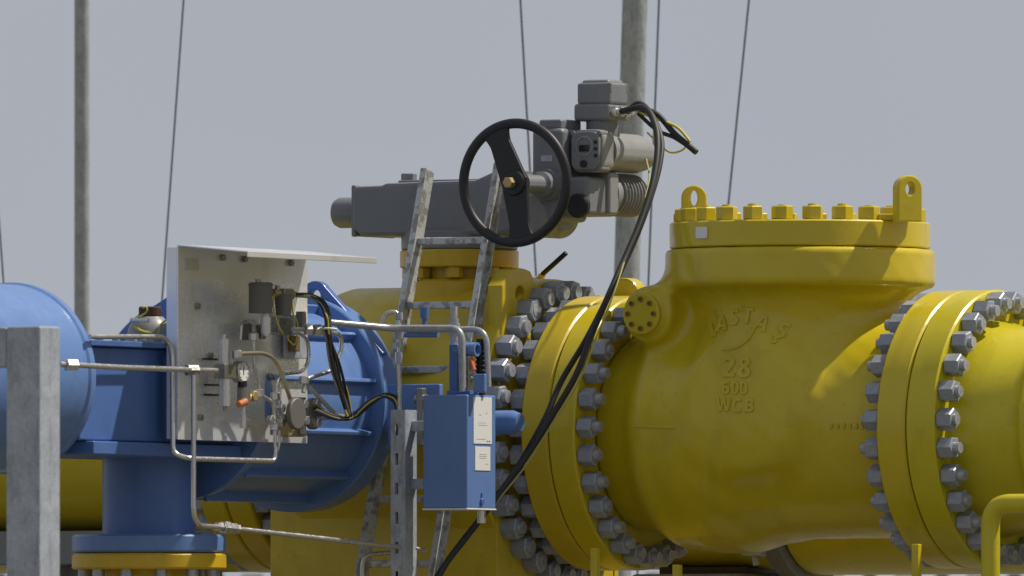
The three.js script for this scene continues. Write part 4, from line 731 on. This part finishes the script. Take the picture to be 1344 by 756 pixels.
// ------------------------------------------------------------------ foreground frame of square tube on the left
{
  const t = 6.2, w = 0.13;
  const r = FT(52, 600, t), top = FT(52, 428, t).y;
  const x1 = r.x, x0 = FT(8, 600, t).x, sd = x1 - x0;
  const fr = thing('steel_frame', V((x0 + x1) / 2, GROUND, t - sd / 2), 'grey square tube frame corner standing blurred in left foreground', 'frame');
  part(fr, 'upright', rbox(sd, top - GROUND, sd, V((x0 + x1) / 2, (top + GROUND) / 2, t - sd / 2), 0.006), M_galv);
  const yb = FT(20, 481, t).y;
  part(fr, 'crossbar', rbox(2.2, top - yb, sd - 0.006, V(x0 - 1.102, (top + yb) / 2 - 0.002, t - sd / 2), 0.006), M_galv);
  part(fr, 'upright', rbox(sd, top - GROUND, sd, V(x0 - 2.2 - sd / 2 - 0.004, (top + GROUND) / 2, t - sd / 2), 0.006), M_galv);
}
// ------------------------------------------------------------------ masts and guy wires
{
  const mast = (px0, px1, w, z, label) => {
    const a = atZ(px0, -420, z), b = atZ(px1, 420, z), d = b.clone().sub(a), g0 = b.clone().addScaledVector(d, (b.y - 0) / (a.y - b.y));
    const wm = w / 340 * (60 - z) / 60 / 2;
    return single('mast', rod(toF(g0), toF(a), wm * 1.06, wm * 0.96, 28), M_pole, label, 'mast');
  };
  mast(107.5, 107.5, 20, -9, 'slim grey galvanised mast at the far left');
  mast(846, 821, 34, -7, 'thick grey galvanised mast behind the grey motor drive');
  const wire = (x0, y0, x1, y1, z, r, label) => {
    const a = atZ(x0, y0, z), b = atZ(x1, y1, z), d = b.clone().sub(a), up = a.clone().addScaledVector(d, -1.0), dn = b.clone().addScaledVector(d, b.y / (a.y - b.y));
    single('guy_wire', rod(toF(dn), toF(up), r, r, 8), M_wire, label, 'wire', 'guy wires of the masts');
  };
  wire(241, 0, 213, 390, -8, 0.0042, 'taut guy wire between left mast and white panel');
  wire(683, 0, 703, 352, -8, 0.0045, 'taut guy wire passing behind the black handwheel');
  wire(865, 0, 851, 372, -8, 0.0045, 'taut guy wire just right of the thick mast');
  wire(983, 0, 956, 268, -8, 0.0045, 'taut guy wire ending behind the yellow bolted cover');
  wire(-22, 0, 5, 376, -8, 0.004, 'guy wire at the extreme left edge above the blue cylinder');
}
// ------------------------------------------------------------------ second pipeline and yard behind
{
  const t = -1.7;
  const cB = FT(1000, 747, t);
  const bp = thing('gas_pipe', V(cB.x, cB.y - 0.02, t), 'yellow gas pipe with grey joint ring, low behind the lettered valve', 'pipe');
  const xg = FT(1028, 740, t).x + 0.12, r1 = 0.32, r2 = 0.345, cy = cB.y + r1;
  part(bp, 'pipe_barrel', lathe([[r1, xg - 6], [r1, xg - 0.05]], 'x', V(0, cy, t), 80), M_yelP);
  part(bp, 'pipe_barrel', lathe([[0.30, xg + 0.03], [r2 - 0.01, xg + 0.03], [r2, xg + 0.04], [r2, xg + 6]], 'x', V(0, cy, t), 80), M_yelP);
  part(bp, 'joint_ring', disc('x', V(0, cy, t), 0.38, xg - 0.06, xg + 0.029, 0.008, 0.25, 80), M_grey);
  { const p = FT(990, 722, t + 0.36); part(bp, 'ring_clamp', join([rbox(0.09, 0.05, 0.05, p, 0.008), rod(p, V(p.x + 0.01, p.y - 0.06, p.z), 0.014)]), M_nut); }
  for (const x of [-3, -0.4, 2.4]) { const s = thing('pipe_support', V(xg + x, GROUND, t), ['concrete block under the rear pipe at its left end', 'concrete block under the rear pipe near the joint ring', 'concrete block under the rear pipe at its right end'][[-3, -0.4, 2.4].indexOf(x)], 'support', 'rear pipe supports'); part(s, 'block', rbox(0.5, cy - r1 - 0.02 - GROUND, 0.6, V(xg + x, (GROUND + cy - r1 - 0.02) / 2, t), 0.02), M_conc); part(s, 'pad', rbox(0.4, 0.03, 0.3, V(xg + x, cy - r1 - 0.006, t), 0.004), M_black); }
  // low yard wall of white panels between grey posts
  const wall = thing('yard_wall', toF(V(0, 0, -30)), 'low wall of white panels between grey posts behind the pipes', 'wall');
  const topY = atZ(1000, 751.5, -30).y, bx = toF(V(0, 0, -30));
  wall.rotation.y = 0; 
  const pw = 0.30; 
  for (let i = 0; i < 34; i++) {
    const x = -3.6 + i * 0.21; const white = i % 2 === 0;
    const m = new THREE.Mesh(boxUV(new RoundedBoxGeometry(white ? 0.13 : 0.078, topY - (white ? 0 : 0.006), 0.08, 1, 0.004).translate(0, topY / 2, 0)), white ? M_panel : M_conc); m.name = white ? 'panel' : 'post'; m.position.set(x, 0.0, 0); m.castShadow = m.receiveShadow = true; wall.add(m);
  }
}
// ------------------------------------------------------------------ yellow handrail and posts in front
{
  const t = 0.95, a = FT(1300, 800, t), b = FT(1300, 661, t), c = FT(1420, 657, t);
  const hr = thing('handrail', V(a.x, GROUND, t), 'rounded yellow tube handrail at the lower right corner', 'handrail');
  part(hr, 'rail_tube', sweep(fillet([V(b.x, GROUND, t), V(b.x, b.y, t), V(c.x + 0.6, b.y, t), V(c.x + 0.6, GROUND, t)], 0.085, 12), 0.0355, 24), M_yelP);
  const post = (px, py, w, tt, label) => { const p = FT(px, py, tt), g = thing('guard_post', V(p.x, GROUND, tt), label, 'post', 'slim yellow posts before the valves'); part(g, 'shaft', rbox(w, p.y - GROUND, 0.03, V(p.x, (p.y + GROUND) / 2, tt), 0.004), M_yel); part(g, 'foot', rbox(0.14, 0.012, 0.14, V(p.x, GROUND + 0.007, tt), 0.003), M_yel); };
  post(1203, 714, 0.030, 0.62, 'slim yellow flat post in front of the right flange rim');
  post(781, 719, 0.028, 0.62, 'slim yellow flat post in front of the left flange rim');
  post(889, 741, 0.030, 0.55, 'slim yellow post peeking up under the valve body');
  // grey beam under the upstream pipe
  const g0 = FT(60, 703, 0.1), g1 = FT(130, 746, 0.1);
  const bm = thing('sleeper_beam', V(g0.x, GROUND, 0), 'dark grey steel sleeper under the left yellow pipe', 'support');
  part(bm, 'beam', rbox(0.9, 0.13, 0.5, V((g0.x + g1.x) / 2, -0.362 - 0.07, 0), 0.006), M_grey);
  part(bm, 'leg', rbox(0.2, -GROUND - 0.50, 0.3, V((g0.x + g1.x) / 2, (GROUND - 0.50) / 2, 0), 0.006), M_conc);
}
renderer.render(scene, camera);
